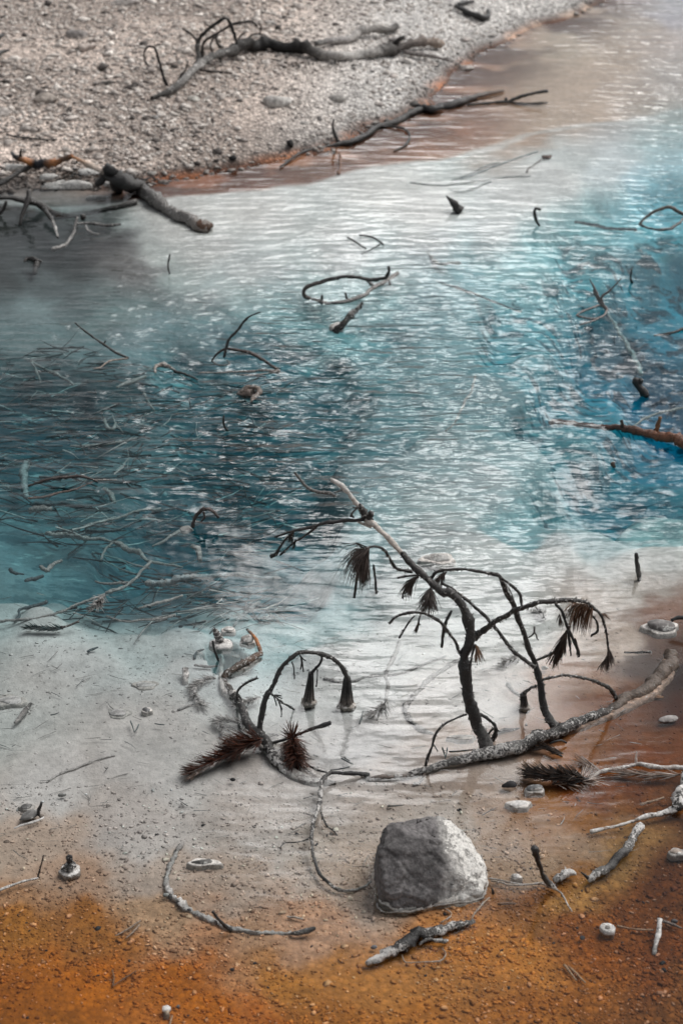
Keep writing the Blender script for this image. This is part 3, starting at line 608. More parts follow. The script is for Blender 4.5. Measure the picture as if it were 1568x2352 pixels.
hoop = limb('branch', Z('E', (328,127),(300,145),(278,190),(266,260),(262,320),(246,380),(229,450),(225,530),(238,620),(264,700),(310,752),(370,795),(450,803),(520,780),(560,748)),
     [4.6,4.6,4.8,4.6,4.4,4.2,4,3.8,3.6,4,3.6,3.6,3,2.6,2], [C4(DK,.15)]+[C4(GRY,.5),C4(DK,.45),C4(DK,.4),C4(GRY,.35),C4(BLK,.05),C4(DK,.3),C4(PALE,.5),C4(PALE,.8)], z=[.018,.018,.014,.012,.012,.012,.012,.01,.006,.004,.002,-.002,-.006,-.01,-.01], spikes=80)
limb('twig', Z('E', (264,300),(280,370),(310,430),(350,462),(366,486)), [1.8,2,2,2,2.2], C4(DK,.35), z=[.012,.008,.006,.003,.0], spikes=150, parent=hoop)
limb('twig', Z('E', (226,488),(180,515),(120,525),(65,528),(42,555)), [1.8,1.7,1.5,1.5,1.5], C4(DK,.35), z=[.01,.006,.002,.004,.002], spikes=60, parent=hoop)
limb('branch', Z('B', (85,1385),(70,1415),(50,1440),(20,1450)), [3.5,3,3,4], [C4(BRN,.2),C4(PALE,.6)], z=[.0,-.002,-.004,-.006])

# needle tufts
def tuft(pts, n, L, spread, colf, parent, ys=None, z=None, fwd=.7, droop=0.0, r=.0008, name='needle_tuft', up=None, seed=1, Lv=.3, flip=None):
    rng = np.random.default_rng(seed); mb = MB()
    w = np.array(wire(pts, 1, C4(DK, 0), ys, z)); q = spline(w, .004)[:, :3]; T, U, W = frames(q)
    n = int(n*1.7); L = L*1.12
    Lw = L*np.linalg.norm(q[0]-np.array([0, 0, CH]))/F
    for _ in range(n):
        i = rng.integers(0, len(q)); a = rng.uniform(0, 6.283); o = U[i]*math.cos(a)+W[i]*math.sin(a)
        d = T[i]*fwd + o*spread*rng.uniform(.4, 1.1) + rng.normal(0, .08, 3)
        ln = Lw*rng.uniform(1-Lv, 1.05)
        if up is not None and d[2] < 0 and q[i][2] < .03: d[2] *= up
        needle(mb, q[i], d, ln, r*rng.uniform(.8, 1.15), colf(rng, q[i], d), droop*rng.uniform(.6, 1.3))
    return mb.build(name, NEEDLE, parent)
def cbrown(rng, *a):
    k = rng.uniform(0, 1); return C4(tuple(np.array((.035, .026, .022))*(1-k)+np.array((.11, .085, .075))*k), rng.uniform(-.1, .12))
def cblack(rng, *a):
    k = rng.uniform(0, 1)**2; return C4(tuple(np.array((.010, .008, .007))*(1-k)+np.array((.07, .04, .025))*k), -.2)
def cred(rng, p, d):
    k = rng.uniform(0, 1)**1.5; c = np.array((.020, .008, .005))*(1-k)+np.array((.11, .030, .012))*k
    low = (p[2] < .012) and d[2] < 0
    return C4(tuple(c if not low else np.array((.22, .16, .13))), .35 if low else -.3)
def corg(rng, *a):
    k = rng.uniform(0, 1); return C4(tuple(np.array((.03, .014, .008))*(1-k)+np.array((.16, .075, .035))*k), -.2)
DOWN = 1.2
tuft(Z('A', (885,698),(862,702),(850,712)), 170, 92, .85, cbrown, droop, ys=(Y0+.08, Y0+.08), fwd=.35, droop=2.6, r=.0011, seed=2)
tuft(Z('A', (870,720),(850,800)), 40, 60, .5, cbrown, droop, ys=(Y0+.08, Y0+.08), fwd=1, droop=1.2, r=.001, seed=3)
tuft(Z('A', (1240,900),(1205,915),(1180,940)), 80, 46, .6, cbrown, low1, ys=(Y0+.09, Y0+.09), fwd=.8, droop=1.8, r=.001, seed=4)
tuft(Z('A', (1175,935),(1140,1000),(1125,1040)), 16, 12, .4, cblack, low1, ys=(Y0+.09, Y0+.09), fwd=.8, droop=.5, r=.0014, seed=41)
tuft(Z('A', (1325,985),(1312,1060)), 75, 48, .65, cbrown, low2, ys=(Y0+.1, Y0+.07), fwd=.8, droop=.8, r=.001, seed=5)
tuft(Z('A', (1440,870),(1400,890),(1385,905)), 36, 32, .5, cbrown, arch_top, ys=(Y0+.1, Y0+.1), fwd=.3, droop=2.8, r=.001, seed=6)
tuft(Z('A', (1238,1230),(1230,1255)), 16, 24, .4, cblack, tw_l2, ys=(Y0-.05, Y0-.05), fwd=1, droop=.8, seed=7)
tuft(Z('A', (1430,1240),(1420,1300)), 16, 20, .4, cblack, tw_l3, ys=(Y0-.02, Y0-.02), fwd=1, droop=.6, seed=8)
tuft(Z('A', (345,580),(325,600)), 26, 30, .55, cblack, arm, ys=(Y0+.12, Y0+.12), fwd=.5, droop=2.0, seed=9)
tuft(Z('A', (355,655),(350,675)), 8, 14, .4, cblack, arm_t, ys=(Y0+.12, Y0+.12), fwd=.8, droop=.6, seed=10)
tuft(Z('B', (376,645),(384,665)), 30, 38, .55, corg, stub_m, ys=(Y0-.01, Y0-.02), fwd=1.0, droop=.6, r=.001, seed=11)
tuft(Z('B', (1050,418),(1000,412),(955,408)), 90, 70, .5, corg, arch_r, ys=(Y0-.02, Y0-.02), fwd=.25, droop=3.4, r=.001, seed=12)
tuft(Z('B', (900,560),(880,610),(855,660)), 110, 56, .34, cblack, fork_r, ys=(Y0-.05, Y0-.05), fwd=1.0, droop=.7, r=.0014, seed=13)
tuft(Z('B', (858,470),(862,500)), 10, 24, .4, cblack, fork_r, ys=(Y0-.05, Y0-.05), fwd=1.0, droop=.7, r=.0012, seed=14)
tuft(Z('B', (948,610),(965,680)), 24, 18, .25, cblack, fork_r, ys=(Y0-.05, Y0-.05), fwd=1.0, droop=.6, r=.0014, seed=15)
tuft(Z('B', (1137,660),(1142,690),(1130,720)), 60, 42, .46, cbrown, tail_r, ys=(Y0-.03, Y0-.03), fwd=.9, droop=1.2, r=.001, seed=16)
tuft(Z('B', (1090,470),(1106,468)), 6, 24, .4, corg, tail_r, ys=(Y0-.02, Y0-.02), fwd=.9, droop=1.2, r=.001, seed=17)
# tufts hanging from the arch into the water, stuck together and crusted at the foot
def bell(kz, top, bot, wt, wb, Yt, parent, seed, k=70):
    rng = np.random.default_rng(seed); mb = MB()
    a = PY(*Z(kz, top)[0], Yt); b = P(*Z(kz, bot)[0]); sc = wpx(*Z(kz, bot)[0])*ZM[kz][2]
    for _ in range(k):
        th = rng.uniform(0, 6.283); rr = rng.uniform(.3, 1)**.6
        p = a + np.array([math.cos(th)*wt, math.sin(th)*wt, 0])*sc*rr*.5
        e = b + np.array([math.cos(th)*wb*.56, math.sin(th)*wb*.56, 0])*sc*rr - np.array([0, 0, .01])
        n = 7; pts = []
        for i in range(n+1):
            s = i/n; q = p*(1-s)+e*s; q[:2] += (a[:2]*(1-s)+b[:2]*s - q[:2])*.10*math.sin(math.pi*s)
            cr = s01(np.array(s), .35, .95)*rng.uniform(.3, 1)
            pts.append([*q, .0019*(1-.2*s), *(np.array(BLK)*(1-cr)+np.array((.26, .22, .19))*cr), float(-.2+.6*cr)])
        tube(mb, pts, 5, .012, .15)
    o = mb.build('needle_tuft', BARK, parent)
    sk = MB(); ang = np.linspace(0, 6.283, 29)[:-1]; pr = 1+.10*np.sin(3*ang+seed)+.06*np.sin(7*ang+2)
    V = []; 
    for (rad, h) in ((.36, .005), (.44, .004), (.52, .0025), (.62, .001), (.65, -.006), (.5, -.010)):
        V += [[b[0]+math.cos(t)*wb*sc*rad*p_, b[1]+math.sin(t)*wb*sc*rad*p_, h+rng.normal(0, .0008)] for t, p_ in zip(ang, pr)]
    n = 28; f = [(i*n+j, i*n+(j+1) % n, (i+1)*n+(j+1) % n, (i+1)*n+j) for i in range(5) for j in range(n)] + [tuple(range(n))[::-1], tuple(range(5*n, 6*n))]
    sk.add(V, f, C4((.30, .27, .24), .35)); sk.build('mineral_skirt', CRUST, o)
bell('C', (1095,478), (1072,712), 30, 100, YA, t1, 21)
bell('C', (1390,520), (1384,735), 50, 118, YB, arch, 22, 90)
bell('B', (650,925), (662,1000), 28, 50, P(*Z('B', (662,1000))[0])[1], arch_s, 23, 40)
# wet red-brown shoots at the fork
sh1 = limb('needled_shoot', Z('C', (700,1035),(640,1050),(560,1075),(480,1115),(400,1150),(310,1195),(220,1245),(150,1290)), [5,5,4.5,4,4,3.6,3,2.4], C4(BLK,.08), z=[.02,.02,.018,.016,.014,.010,.006,.0])
tuft(Z('C', (700,1020),(640,1035),(560,1065),(500,1100)), 170, 57, .85, cred, sh1, z=[.02,.022,.018,.016], fwd=.9, r=.0012, seed=31, up=.3, droop=-.2)
tuft(Z('C', (470,1120),(400,1150),(310,1195),(220,1245),(150,1290)), 190, 44, .75, cred, sh1, z=[.014,.012,.010,.006,.0], fwd=1.0, r=.0012, seed=32, up=.3, droop=-.25)
sh2 = limb('needled_shoot', Z('C', (942,1000),(945,1060),(955,1130),(975,1200),(995,1245)), [4.5,4.5,4,3.6,3], C4(BLK,.08), ys=(YL-.03, 'w'))
tuft(Z('C', (942,1000),(945,1060),(955,1130),(975,1190)), 200, 44, .95, cred, sh2, ys=(YL-.03, YL-.10), fwd=.75, r=.0012, seed=33, droop=.1)
tuft(Z('C', (945,1030),(940,1000)), 24, 39, .75, cred, sh2, ys=(YL-.03, YL-.03), fwd=.8, r=.0012, seed=34)
sh3 = limb('needled_shoot', Z('B', (870,1285),(820,1255),(780,1230)), [3,3.5,4], C4(BLK,.08), z=[.002,.006,.008])
tuft(Z('B', (880,1270),(850,1262),(800,1240),(760,1240)), 46, 30, .5, cblack, sh3, z=[.004,.006,.008,.006], fwd=1.0, r=.0012, seed=35, up=.2)
limb('twig', Z('B', (800,1215),(830,1200),(870,1193),(898,1208)), [2,2.4,2.4,2], C4(BLK,.06), z=[.006,.014,.014,.006], parent=sh3)
# pale crust shelf grown round the sunken parts of the trunk
def shelf(pts, wpxs, parent, col=C4((.34, .29, .25), .4), z=-.004, name='mineral_rim', th=.008, seed=0, mat=CRUST, **kw):
    rng = np.random.default_rng(seed+5); mb = MB(); w = np.array(wire(pts, wpxs, col, z=0.0)); q = spline(w, .010); p = q[:, :3]
    T = np.gradient(p, axis=0); T /= np.linalg.norm(T, axis=1)[:, None]+1e-9; S_ = np.stack([-T[:, 1], T[:, 0], 0*T[:, 0]], 1); n = len(p)
    nl = 1+.22*(np.convolve(rng.normal(0, 1.6, n), np.ones(5)/5, 'same')); nr = 1+.22*(np.convolve(rng.normal(0, 1.6, n), np.ones(5)/5, 'same'))
    end = np.sqrt(np.clip(np.minimum(np.arange(n), np.arange(n)[::-1])/4.0, .02, 1)); V = []
    for i in range(n):
        r = q[i, 3]*end[i]
        for s, h in ((-1.0, z-th), (-.96, z), (-.7, z+.003), (.7, z+.003), (.96, z), (1.0, z-th)):
            k = nl[i] if s < 0 else nr[i]; V.append(p[i]+S_[i]*s*r*k+np.array([0, 0, h+.0008*rng.normal()]))
    f = [(i*6+j, i*6+j+1, (i+1)*6+j+1, (i+1)*6+j) for i in range(n-1) for j in range(5)] + [tuple(range(6)), tuple(range((n-1)*6, n*6))[::-1]]
    mb.add(V, [g[::-1] for g in f], col); return mb.build(name, mat, parent, **kw)
shelf(Z('B', (1500,672),(1498,735),(1455,820),(1395,886),(1315,940),(1228,992),(1140,1034),(1050,1074),(970,1110),(900,1140)), [23,22,20,18,16,14,14,13,14,12], pine, C4((.30, .21, .16), .12), z=-.0035)
shelf(Z('C', (1300,1365),(1100,1350),(960,1300),(850,1215),(770,1130),(690,1100),(620,1100)), [8,12,15,17,15,14,8], pine, C4((.44, .40, .38), .4), z=-.004)
shelf(Z('C', (350,520),(390,590),(440,650),(470,700)), [13,13,12,9], pine, C4((.46, .42, .39), .5), z=-.004)
shelf(Z('C', (440,485),(540,430),(620,385),(690,350)), [8,9,8,6], pine, C4((.40, .36, .32), .4), z=-.003)
shelf(Z('E', (860,118),(720,140),(600,148),(540,155)), [11,11,10,5], pine, C4((.44, .40, .36), .4), z=-.0045)
# ---------------------------------------------------------------- stones
def ico(sub):
    bm = bmesh.new(); bmesh.ops.create_icosphere(bm, subdivisions=sub, radius=1)
    v = np.array([q.co[:] for q in bm.verts]); f = [tuple(q.index for q in p.verts) for p in bm.faces]; bm.free(); return v, f
ICO = {k: ico(k) for k in (1, 2, 3, 4)}
def rockmesh(seed, sub=3, facets=9, rough=.06):
    rng = np.random.default_rng(seed); v, f = ICO[sub]; v = v.copy()
    for _ in range(facets):                     # knock flat facets into it
        n = rng.normal(0, 1, 3); n /= np.linalg.norm(n); d = rng.uniform(.55, .9)
        t = v@n; v = v - np.outer(np.maximum(t-d, 0)*.92, n)
    nz = np.array([mn.noise(Vector(p*2.3+seed)) + .5*mn.noise(Vector(p*6+seed)) for p in v]); return v*(1+rough*nz)[:, None], f
def stone(name, label, at, wpx_, hpx, col, crust=0., cat='stone', seed=0, rot=0, lift=.1, z=None, mat=None, group=None, flat=.55, rim=0, ground=True):
    u, v = at; c = G(u, v) if ground else P(u, v, z or 0)
    if z is not None: c = P(u, v, z)
    m = np.linalg.norm(c-np.array([0, 0, CH]))/F; a = wpx_*m/2; el = math.atan2(CH-c[2], math.hypot(c[0], c[1]))
    b = max(hpx*m/2/ (math.sin(el)+.35), .002); h = a*flat
    V, f = rockmesh(seed+17, 3 if wpx_ > 26 else 2); ca, sa = math.cos(rot), math.sin(rot)
    V = V*np.array([a, b, h]); V = np.stack([V[:, 0]*ca-V[:, 1]*sa, V[:, 0]*sa+V[:, 1]*ca, V[:, 2]], 1) + c + np.array([0, 0, h*lift])
    mb = MB(); mb.add(V, f, C4(col, crust)); 
    if rim:
        t = thing(name, label, cat, c, group); mb.build('stone_body', mat or STONE, t)
        ang = np.linspace(0, 6.283, 25)[:-1]; pr = 1+.12*np.sin(3*ang+seed)+.08*np.sin(5*ang+2*seed); W = []
        for rad, hh in ((.6, .001), (1.0, .0012), (1.08, .0004), (1.16, -.003), (1.2, -.012)):
            W += [[c[0]+math.cos(q)*a*rim*rad*k, c[1]+math.sin(q)*b*rim*rad*k*1.1, min(0, c[2])+hh] for q, k in zip(ang, pr)]
        g = [(i*24+j, i*24+(j+1) % 24, (i+1)*24+(j+1) % 24, (i+1)*24+j) for i in range(4) for j in range(24)]+[tuple(range(24))[::-1]]
        r = MB(); r.add(W, g, C4((.50, .47, .44), .15)); r.build('mineral_rim', CRUST, t); return t
    return tag(mb.build(name, mat or STONE), label, cat, group)
# the boulder: hand-set corners, then subdivided and weathered
def boulder():
    Yf = P(*Z('E', (620, 925))[0])[1]
    bottom = Z('E', (612,905),(640,925),(720,928),(800,918),(900,896),(1000,880),(1100,872),(1160,858),(1208,838),(1215,760),(1200,680))
    V = []
    for k, p in enumerate(bottom):
        q = P(*p, 0); V += [q+np.array([0, .0, -.03]), q+np.array([0, .006, .014])]
    t = lambda p, dy, dz=0: V.append(PY(*Z('E', p)[0], Yf+dy))
    # front face climbs back to the top edge
    for p, dy in (((578,705),.03),((575,745),.02),((590,840),.0),((598,640),.05),((618,560),.08),((628,470),.11),((645,425),.125),((695,390),.14),((745,378),.15),((800,366),.155),((850,358),.16),
                  ((890,368),.16),((945,362),.17),((975,366),.18),((1010,385),.19),((1050,415),.19),((1085,470),.17),((1120,505),.16),((1150,545),.15),((1175,580),.13),((1195,640),.11),((1205,700),.09),((1205,790),.05),
                  ((885,400),.14),((905,480),.10),((930,560),.072),((960,650),.045),((1000,760),.022),((700,640),.05),((640,760),.02),((660,470),.10),((1100,640),.085)):
        t(p, dy)
    V += [PY(*Z('E', (634,425))[0], Yf+.12), PY(*Z('E', (700,385))[0], Yf+.12), PY(*Z('E', (606,530))[0], Yf+.07), PY(*Z('E', (600,600))[0], Yf+.06), PY(*Z('E', (1000,372))[0], Yf+.185)]
    hb = [V[i].copy() for i in range(len(V)) if V[i][2] > .06]
    for q in hb[::2]: V.append(np.array([q[0]*.98+.004, max(q[1]+.03, Yf+.15), q[2]*.55-.02]))
    for x in np.linspace(V[0][0]+.02, V[18][0]-.02, 5): V.append(np.array([x, Yf+.24, -.04]))
    bm = bmesh.new(); vs = [bm.verts.new(q) for q in V]; bmesh.ops.remove_doubles(bm, verts=vs, dist=.016); vs = bm.verts[:]
    r = bmesh.ops.convex_hull(bm, input=vs); junk = {g for g in r['geom_interior'] if isinstance(g, bmesh.types.BMVert)} | {q for q in bm.verts if not q.link_faces}
    bmesh.ops.delete(bm, geom=list(junk), context='VERTS')
    bmesh.ops.triangulate(bm, faces=bm.faces[:])
    for _ in range(8):
        lng = [e for e in bm.edges if e.calc_length() > .007]
        if not lng: break
        bmesh.ops.subdivide_edges(bm, edges=lng, cuts=1); bmesh.ops.triangulate(bm, faces=bm.faces[:])
    for _ in range(1): bmesh.ops.smooth_vert(bm, verts=bm.verts[:], factor=.25, use_axis_x=True, use_axis_y=True, use_axis_z=True)
    rb = np.random.default_rng(12); ctr = sum((q.co for q in bm.verts), Vector())/len(bm.verts)
    for _ in range(26):                          # chipped faces
        n = Vector(rb.normal(0, 1, 3)).normalized()
        if n.z < -.2: n.z *= -1
        far = max((q.co-ctr).dot(n) for q in bm.verts); cut = far-rb.uniform(.003, .012)
        for q in bm.verts:
            t_ = (q.co-ctr).dot(n)-cut
            if t_ > 0: q.co -= n*t_*.9
    bm.normal_update(); xr = PY(*Z('E', (900, 600))[0], Yf+.08)[0]; cols = []
    for q in bm.verts:
        p = q.co.copy(); n = q.normal
        rid = 1-abs(mn.noise(Vector((p.x*9+2, p.y*9, p.z*13))))*2
        d = .003*mn.noise(p*11)+.0035*mn.noise(p*28)+.0028*mn.noise(p*60)+.0022*mn.noise(p*130)-.05*max(0, .06-abs(mn.noise(Vector((p.x*9, p.y*9, p.z*16+p.x*7)))))
        side = (p.x-xr)/.07 + .55*mn.noise(p*9+Vector((3, 1, 7))) + .25*mn.noise(p*30) - max(0, (p.z-.12))*1.0 + .30*(.1-p.z)*2*(-1)
        low = max(0, 1-p.z/.016)
        cr = min(max(side*1.4+.05, 0), 1); far = min(max((p.x-xr-.165)/.03, 0), 1)
        cr = cr*(1-.75*far); d += .006*abs(mn.noise(p*40))*cr; d -= .004*max(0, rid-.8)*5*(1-cr)
        q.co = p + n*max(-.008, min(.008, d))
        base = np.array((.105, .098, .098))*(1-cr*.9)+np.array((.55, .53, .50))*cr*.9
        base = base*(1+.35*mn.noise(p*22))*(1+.5*min(0, mn.noise(Vector((p.x*9, p.y*9, p.z*26)))))
        cols.append([*np.clip(base, .01, .9), float(min(1, .10+.62*cr*(1-far*.6)+.75*low-.15))])
    V = np.array([q.co[:] for q in bm.verts]); f = [tuple(q.index for q in p.verts) for p in bm.faces]; bm.free()
    t = thing('boulder', 'large dark grey rock with a white crusted right side standing in the orange shallows', 'rock', P(*Z('E', (900, 895))[0]))
    mb = MB(); mb.add(V, f, np.array(cols)); mb.build('rock_body', ROCK, t)
    # crusty waterline rim
    pts = Z('E', (588,830),(600,880),(625,918),(680,928),(740,926),(800,920),(860,905),(930,893),(1000,882),(1080,874),(1150,862),(1205,840),(1222,780),(1218,700),(1195,600))
    r = MB(); tube(r, wire(pts, [1.2,2.6,1.4,2.6,3.4,1.6,3,1.2,2.4,1.6,3,1.6,2.6,1.6], [C4((.26, .24, .22), .2)], z=.0), 8, .005, .5, spikes=90); r.build('mineral_rim', CRUST, t)
    q = MB(); tube(q, wire(Z('E', (1262,820),(1258,800),(1252,785)), [3.5,3,1], C4(BLK, 0), ys=('w', P(*Z('E', (1262,820))[0])[1])), 6, .004, .1)
    tag(q.build('twig_stub', BARK), 'tiny black pointed stub just right of the big grey rock', 'twig')
    return t
boulder()

# ---------------------------------------------------------------- loose sticks and stubs
def stick(name, label, cat, pts, radii, cols, ys=None, z=None, mat=BARK, group=None, spikes=0, rough=.15, sides=9, jag=0, bulge=0, follow=None, step=.006):
    mb = MB()
    if not isinstance(pts[0], list): pts = [pts]; radii = [radii]; ys = [ys]; z = [z]; cols = [cols]
    n = len(pts); ys = ys or [None]*n; z = z or [None]*n
    if len(cols) != n or not isinstance(cols[0], (list, tuple)) or isinstance(cols[0][0], float): cols = [cols]*n
    if n == 1:
        tube(mb, wire(pts[0], radii[0], cols[0], ys[0], z[0], bulge, follow), sides, step, rough, spikes, jag=jag)
        return tag(mb.build(name, mat), label, cat, group)
    w0 = wire(pts[0], radii[0], cols[0], ys[0], z[0], bulge, follow); t = thing(name, label, cat, w0[0][:3], group)
    for i in range(n):
        m2 = MB(); tube(m2, wire(pts[i], radii[i], cols[i], ys[i], z[i], 0, follow), sides, step, rough, spikes, jag=jag if i == 0 else 0)
        m2.build('stem' if i == 0 else 'side_twig', mat, t)
    return t
W = 'w'
# foreground
stick('driftwood', 'knotted black and white driftwood piece lying in orange shallows below the big rock', 'driftwood',
      Z('E', (535,1222),(600,1195),(650,1165),(700,1135),(750,1092),(800,1052),(850,1040),(900,1040),(960,1030),(1020,1012),(1080,998),(1150,976)), [5,9,10,11,14,15,13,13,11,8,8,5],
      [C4(GRY,.6),C4(GRY,.55),C4(DK,.4),C4(BLK,.2),C4(BLK,.15),C4(DK,.35),C4(GRY,.5),C4(DK,.3),C4(GRY,.4)], z=[.0,.004,.006,.008,.012,.014,.012,.01,.008,.004,.002,.0], rough=.22, jag=.5, sides=12)
stick('driftwood', 'short forked scrap of grey wood tucked against the underside of the knotted driftwood', 'driftwood', [Z('E', (842,1110),(880,1085),(930,1082),(975,1092),(1002,1088)), Z('E', (960,1078),(975,1094),(990,1104))],
      [[4,4,5,5,3], [3,3,2]], [C4(GRY,.4)], z=[[.002,.004,.004,.003,.001], [.006,.004,.001]], rough=.25)
stick('stick', 'charred upright stick with a pale crusted foot left of the long grey log scrap', 'stick', [Z('G', (425,955),(428,985),(448,1045),(475,1100),(488,1150),(520,1195),(560,1235),(590,1265)), Z('G', (585,1205),(640,1165),(690,1130),(745,1150))],
      [[7.5,6.5,6.5,5.5,5.5,6.5,6.5,4], [7,9,10,4]], [[C4(BLK,.0),C4(BLK,.05),C4(DK,.12),C4(GRY,.5)], [C4(GRY,.45),C4(GRY,.6)]], ys=[(P(*Z('G', (590,1265))[0])[1]-.02, W), None], z=[None, [.002,.006,.006,.001]], spikes=60, jag=.4)
stick('log_scrap', 'grey crusted broken branch lying on brown bed, dark band at its middle', 'driftwood', [Z('G', (1240,785),(1200,840),(1160,910),(1110,955),(1055,1010),(1020,1065),(950,1115),(895,1165),(850,1195)), Z('G', (845,1188),(815,1160),(785,1137))],
      [[10,9,9.5,10,10,9,9,10,8], [4,3,1.5]], [[C4(GRY,.6),C4(GRY,.45),C4(GRY,.45),C4(BLK,.05),C4(DK,.1),C4(GRY,.4),C4(GRY,.5)], [C4(BLK,0)]], z=[[.004,.006,.008,.010,.010,.008,.006,.004,.003], [.004,.012,.022]], jag=.6, rough=.14, sides=12)
t = thing('crusted_peg', 'round white-capped peg standing in the orange shallows at lower right', 'peg', P(*Z('G', (990, 1600))[0]))
def disc(c, rad, prof, col, name, mat, parent, seed=0, ell=1.0):
    rng = np.random.default_rng(seed); n = 24; ang = np.linspace(0, 6.283, n+1)[:-1]; pr = 1+.06*np.sin(2*ang+seed)+.05*np.sin(5*ang+seed*2)+rng.normal(0, .02, n); V = []
    for k, h in prof: V += [[c[0]+math.cos(a)*rad*k*p, c[1]+math.sin(a)*rad*k*p*ell, c[2]+h+rng.normal(0, .0006)] for a, p in zip(ang, pr)]
    f = [(i*n+j, i*n+(j+1) % n, (i+1)*n+(j+1) % n, (i+1)*n+j) for i in range(len(prof)-1) for j in range(n)]+[tuple(range(n))[::-1], tuple(range((len(prof)-1)*n, len(prof)*n))]
    mb = MB(); mb.add(V, f, col); return mb.build(name, mat, parent)
c = P(*Z('G', (988, 1585))[0]); rr = 17*wpx(1394, 2137)
disc(c, rr, ((.3,.0085),(.7,.009),(.92,.0085),(1.0,.006),(.98,.002),(.95,-.004),(.9,-.02)), C4((.50,.48,.46),.45), 'cap', CRUST, t, 3, .95)
disc(c+np.array([0,-.001,0]), rr*.34, ((.5,.0100),(1,.0096),(1.1,.006)), C4((.16,.15,.14),.1), 'core', STONE, t, 5)
stick('crusted_post', 'thin pale crusted post at lower right, sinking towards the viewer', 'peg', Z('G', (1382,1500),(1375,1560),(1365,1620),(1350,1690),(1340,1770)), [6.5,5.5,5.5,5,4], [C4(WHT,.5),C4(GRY,.6),C4(TAN,.6)], z=[.016,.012,.006,-.004,-.012], mat=CRUST, rough=.2)
stick('crusted_root', 'white crusted stump of root at the right edge with a long sunken arm running left', 'root', [Z('G', (1600,380),(1575,440),(1555,510),(1535,580),(1520,650)), Z('G', (1515,645),(1450,665),(1380,690),(1300,712),(1230,738),(1150,762),(1060,785),(960,808),(860,832)), Z('G', (1560,590),(1580,640),(1600,680))],
      [[10,11,12,13,10], [8,6,6,4.5,4,3.6,3.2,4,5], [7,6,5]], [[C4(GRY,.5),C4(GRY,.55),C4(DK,.35)], [C4(GRY,.6),C4((.40,.30,.24),.4)], [C4(GRY,.5)]], z=[[.004,.006,.010,.012,.006], [.004,.002,.0,-.001,-.001,-.001,-.001,-.001,-.003], [.004,.002,0]], mat=CRUST, rough=.2)
# floating needle shoot at right and its crusted tail
nd = thing('needle_shoot', 'black bristling pine shoot floating below the log with a pale crusted stalk', 'pine shoot', P(*Z('G', (830, 430))[0]))
def sub(name, parent, pts, radii, col, z=None, ys=None, mat=BARK, **k):
    mb = MB(); tube(mb, wire(pts, radii, col, ys, z), 7, .006, .15, **k); return mb.build(name, mat, parent)
sub('stalk', nd, Z('G', (850,430),(760,420),(650,410),(540,400),(430,395)), [4,5,5,4,3], C4(BLK,0), z=[.003,.008,.012,.012,.008])
tuft(Z('G', (830,425),(740,415),(640,405),(540,398),(440,395)), 330, 44, .75, cblack, nd, z=[.004,.009,.013,.013,.009], fwd=1.0, r=.0014, seed=51, up=.25, droop=-.15, Lv=.45)
sub('crusted_stalk', nd, Z('G', (840,430),(870,410),(930,385),(1000,362),(1080,345),(1160,325),(1220,312),(1300,325),(1400,335),(1500,335),(1620,332)), [3,5,5,5,4.5,5,6,4.5,5,6,6], C4((.42,.37,.34),.4), z=[.002,.003,.003,.002,.002,.003,.005,.003,.003,.003,.003], mat=CRUST)
sub('sprig', nd, Z('G', (1205,300),(1208,265),(1212,215)), [4,2,1.2], C4((.5,.42,.38),.3), ys=(P(*Z('G', (1205,305))[0])[1],)*2, mat=CRUST)
def ctan(rng, *a):
    k = rng.uniform(0, 1); return C4(tuple(np.array((.22, .12, .07))*(1-k)+np.array((.50, .44, .40))*k), .1)
tuft(Z('G', (860,430),(760,450),(650,460),(560,470)), 46, 46, .5, ctan, nd, z=[-.002,-.003,-.004,-.004], fwd=-.3, r=.0013, seed=52, up=.1, name='sunken_needles')
for k, (a, b_) in enumerate((((1330,380),(1120,385)), ((1560,390),(1380,400)), ((960,380),(860,330)))):
    tuft(Z('G', a, b_), 26, 52, .35, ctan, nd, z=[-.002,-.003], fwd=1.0, r=.0013, seed=53+k, up=.1, name='sunken_needles')
stone('stone', 'small rounded grey rock under the left tip of the black pine shoot', Z('G', (430,500))[0], 40, 24, (.20,.20,.20), .35, seed=3, rim=1.0, z=.001)
stone('pebble', 'dark charcoal pebble half sunk left of the black pine shoot', Z('G', (235,478))[0], 36, 19, (.035,.034,.036), -.3, 'pebble', seed=4, z=0.0, lift=.35)
stone('stone', 'flat white flake of sinter on tan shallows above right of the big rock', Z('G', (312,612))[0], 46, 22, (.62,.61,.59), .8, seed=6, rim=1.05, z=.001, flat=.16, rot=.3, mat=CRUST)
stone('stone', 'small white crusted knob between the big rock and the charred upright stick', Z('G', (290,1170))[0], 24, 16, (.45,.42,.39), .5, seed=8, rim=.9, z=.001, mat=CRUST)
stone('stone', 'pale oval pebble at the right edge above the brown bed', Z('G', (1520,985))[0], 34, 20, (.34,.28,.24), .3, seed=9, rim=1.1, z=-.002, flat=.3)
stone('stone', 'dark grey pebble beside the thin pale post', Z('G', (1500,1515))[0], 22, 12, (.09,.09,.095), 0, seed=10, z=-.004)
stone('pebble', 'small dark blue-grey pebble below left of the white-capped peg', Z('G', (792,1640))[0], 15, 13, (.06,.06,.065), -.3, 'pebble', seed=11, z=-.004)
stone('stone', 'crusted grey lump with pale shoulders at the right edge beyond the log end', Z('B', (1440,545))[0], 74, 42, (.16,.15,.145), .22, seed=12, rim=.95, z=.000, flat=.45)
stick('twig', 'black twig poking from the right edge over the crusted grey lump', 'twig', Z('B', (1500,505),(1530,492),(1600,486)), [4,5,5], C4(BLK,.05), z=[.03,.035,.04])
stone('stone', 'pale oblong stone on the brown bed right of the sunken log end', Z('B', (1480,1075))[0], 50, 22, (.26,.24,.23), .3, seed=13, z=-.001, rot=.35, flat=.3)
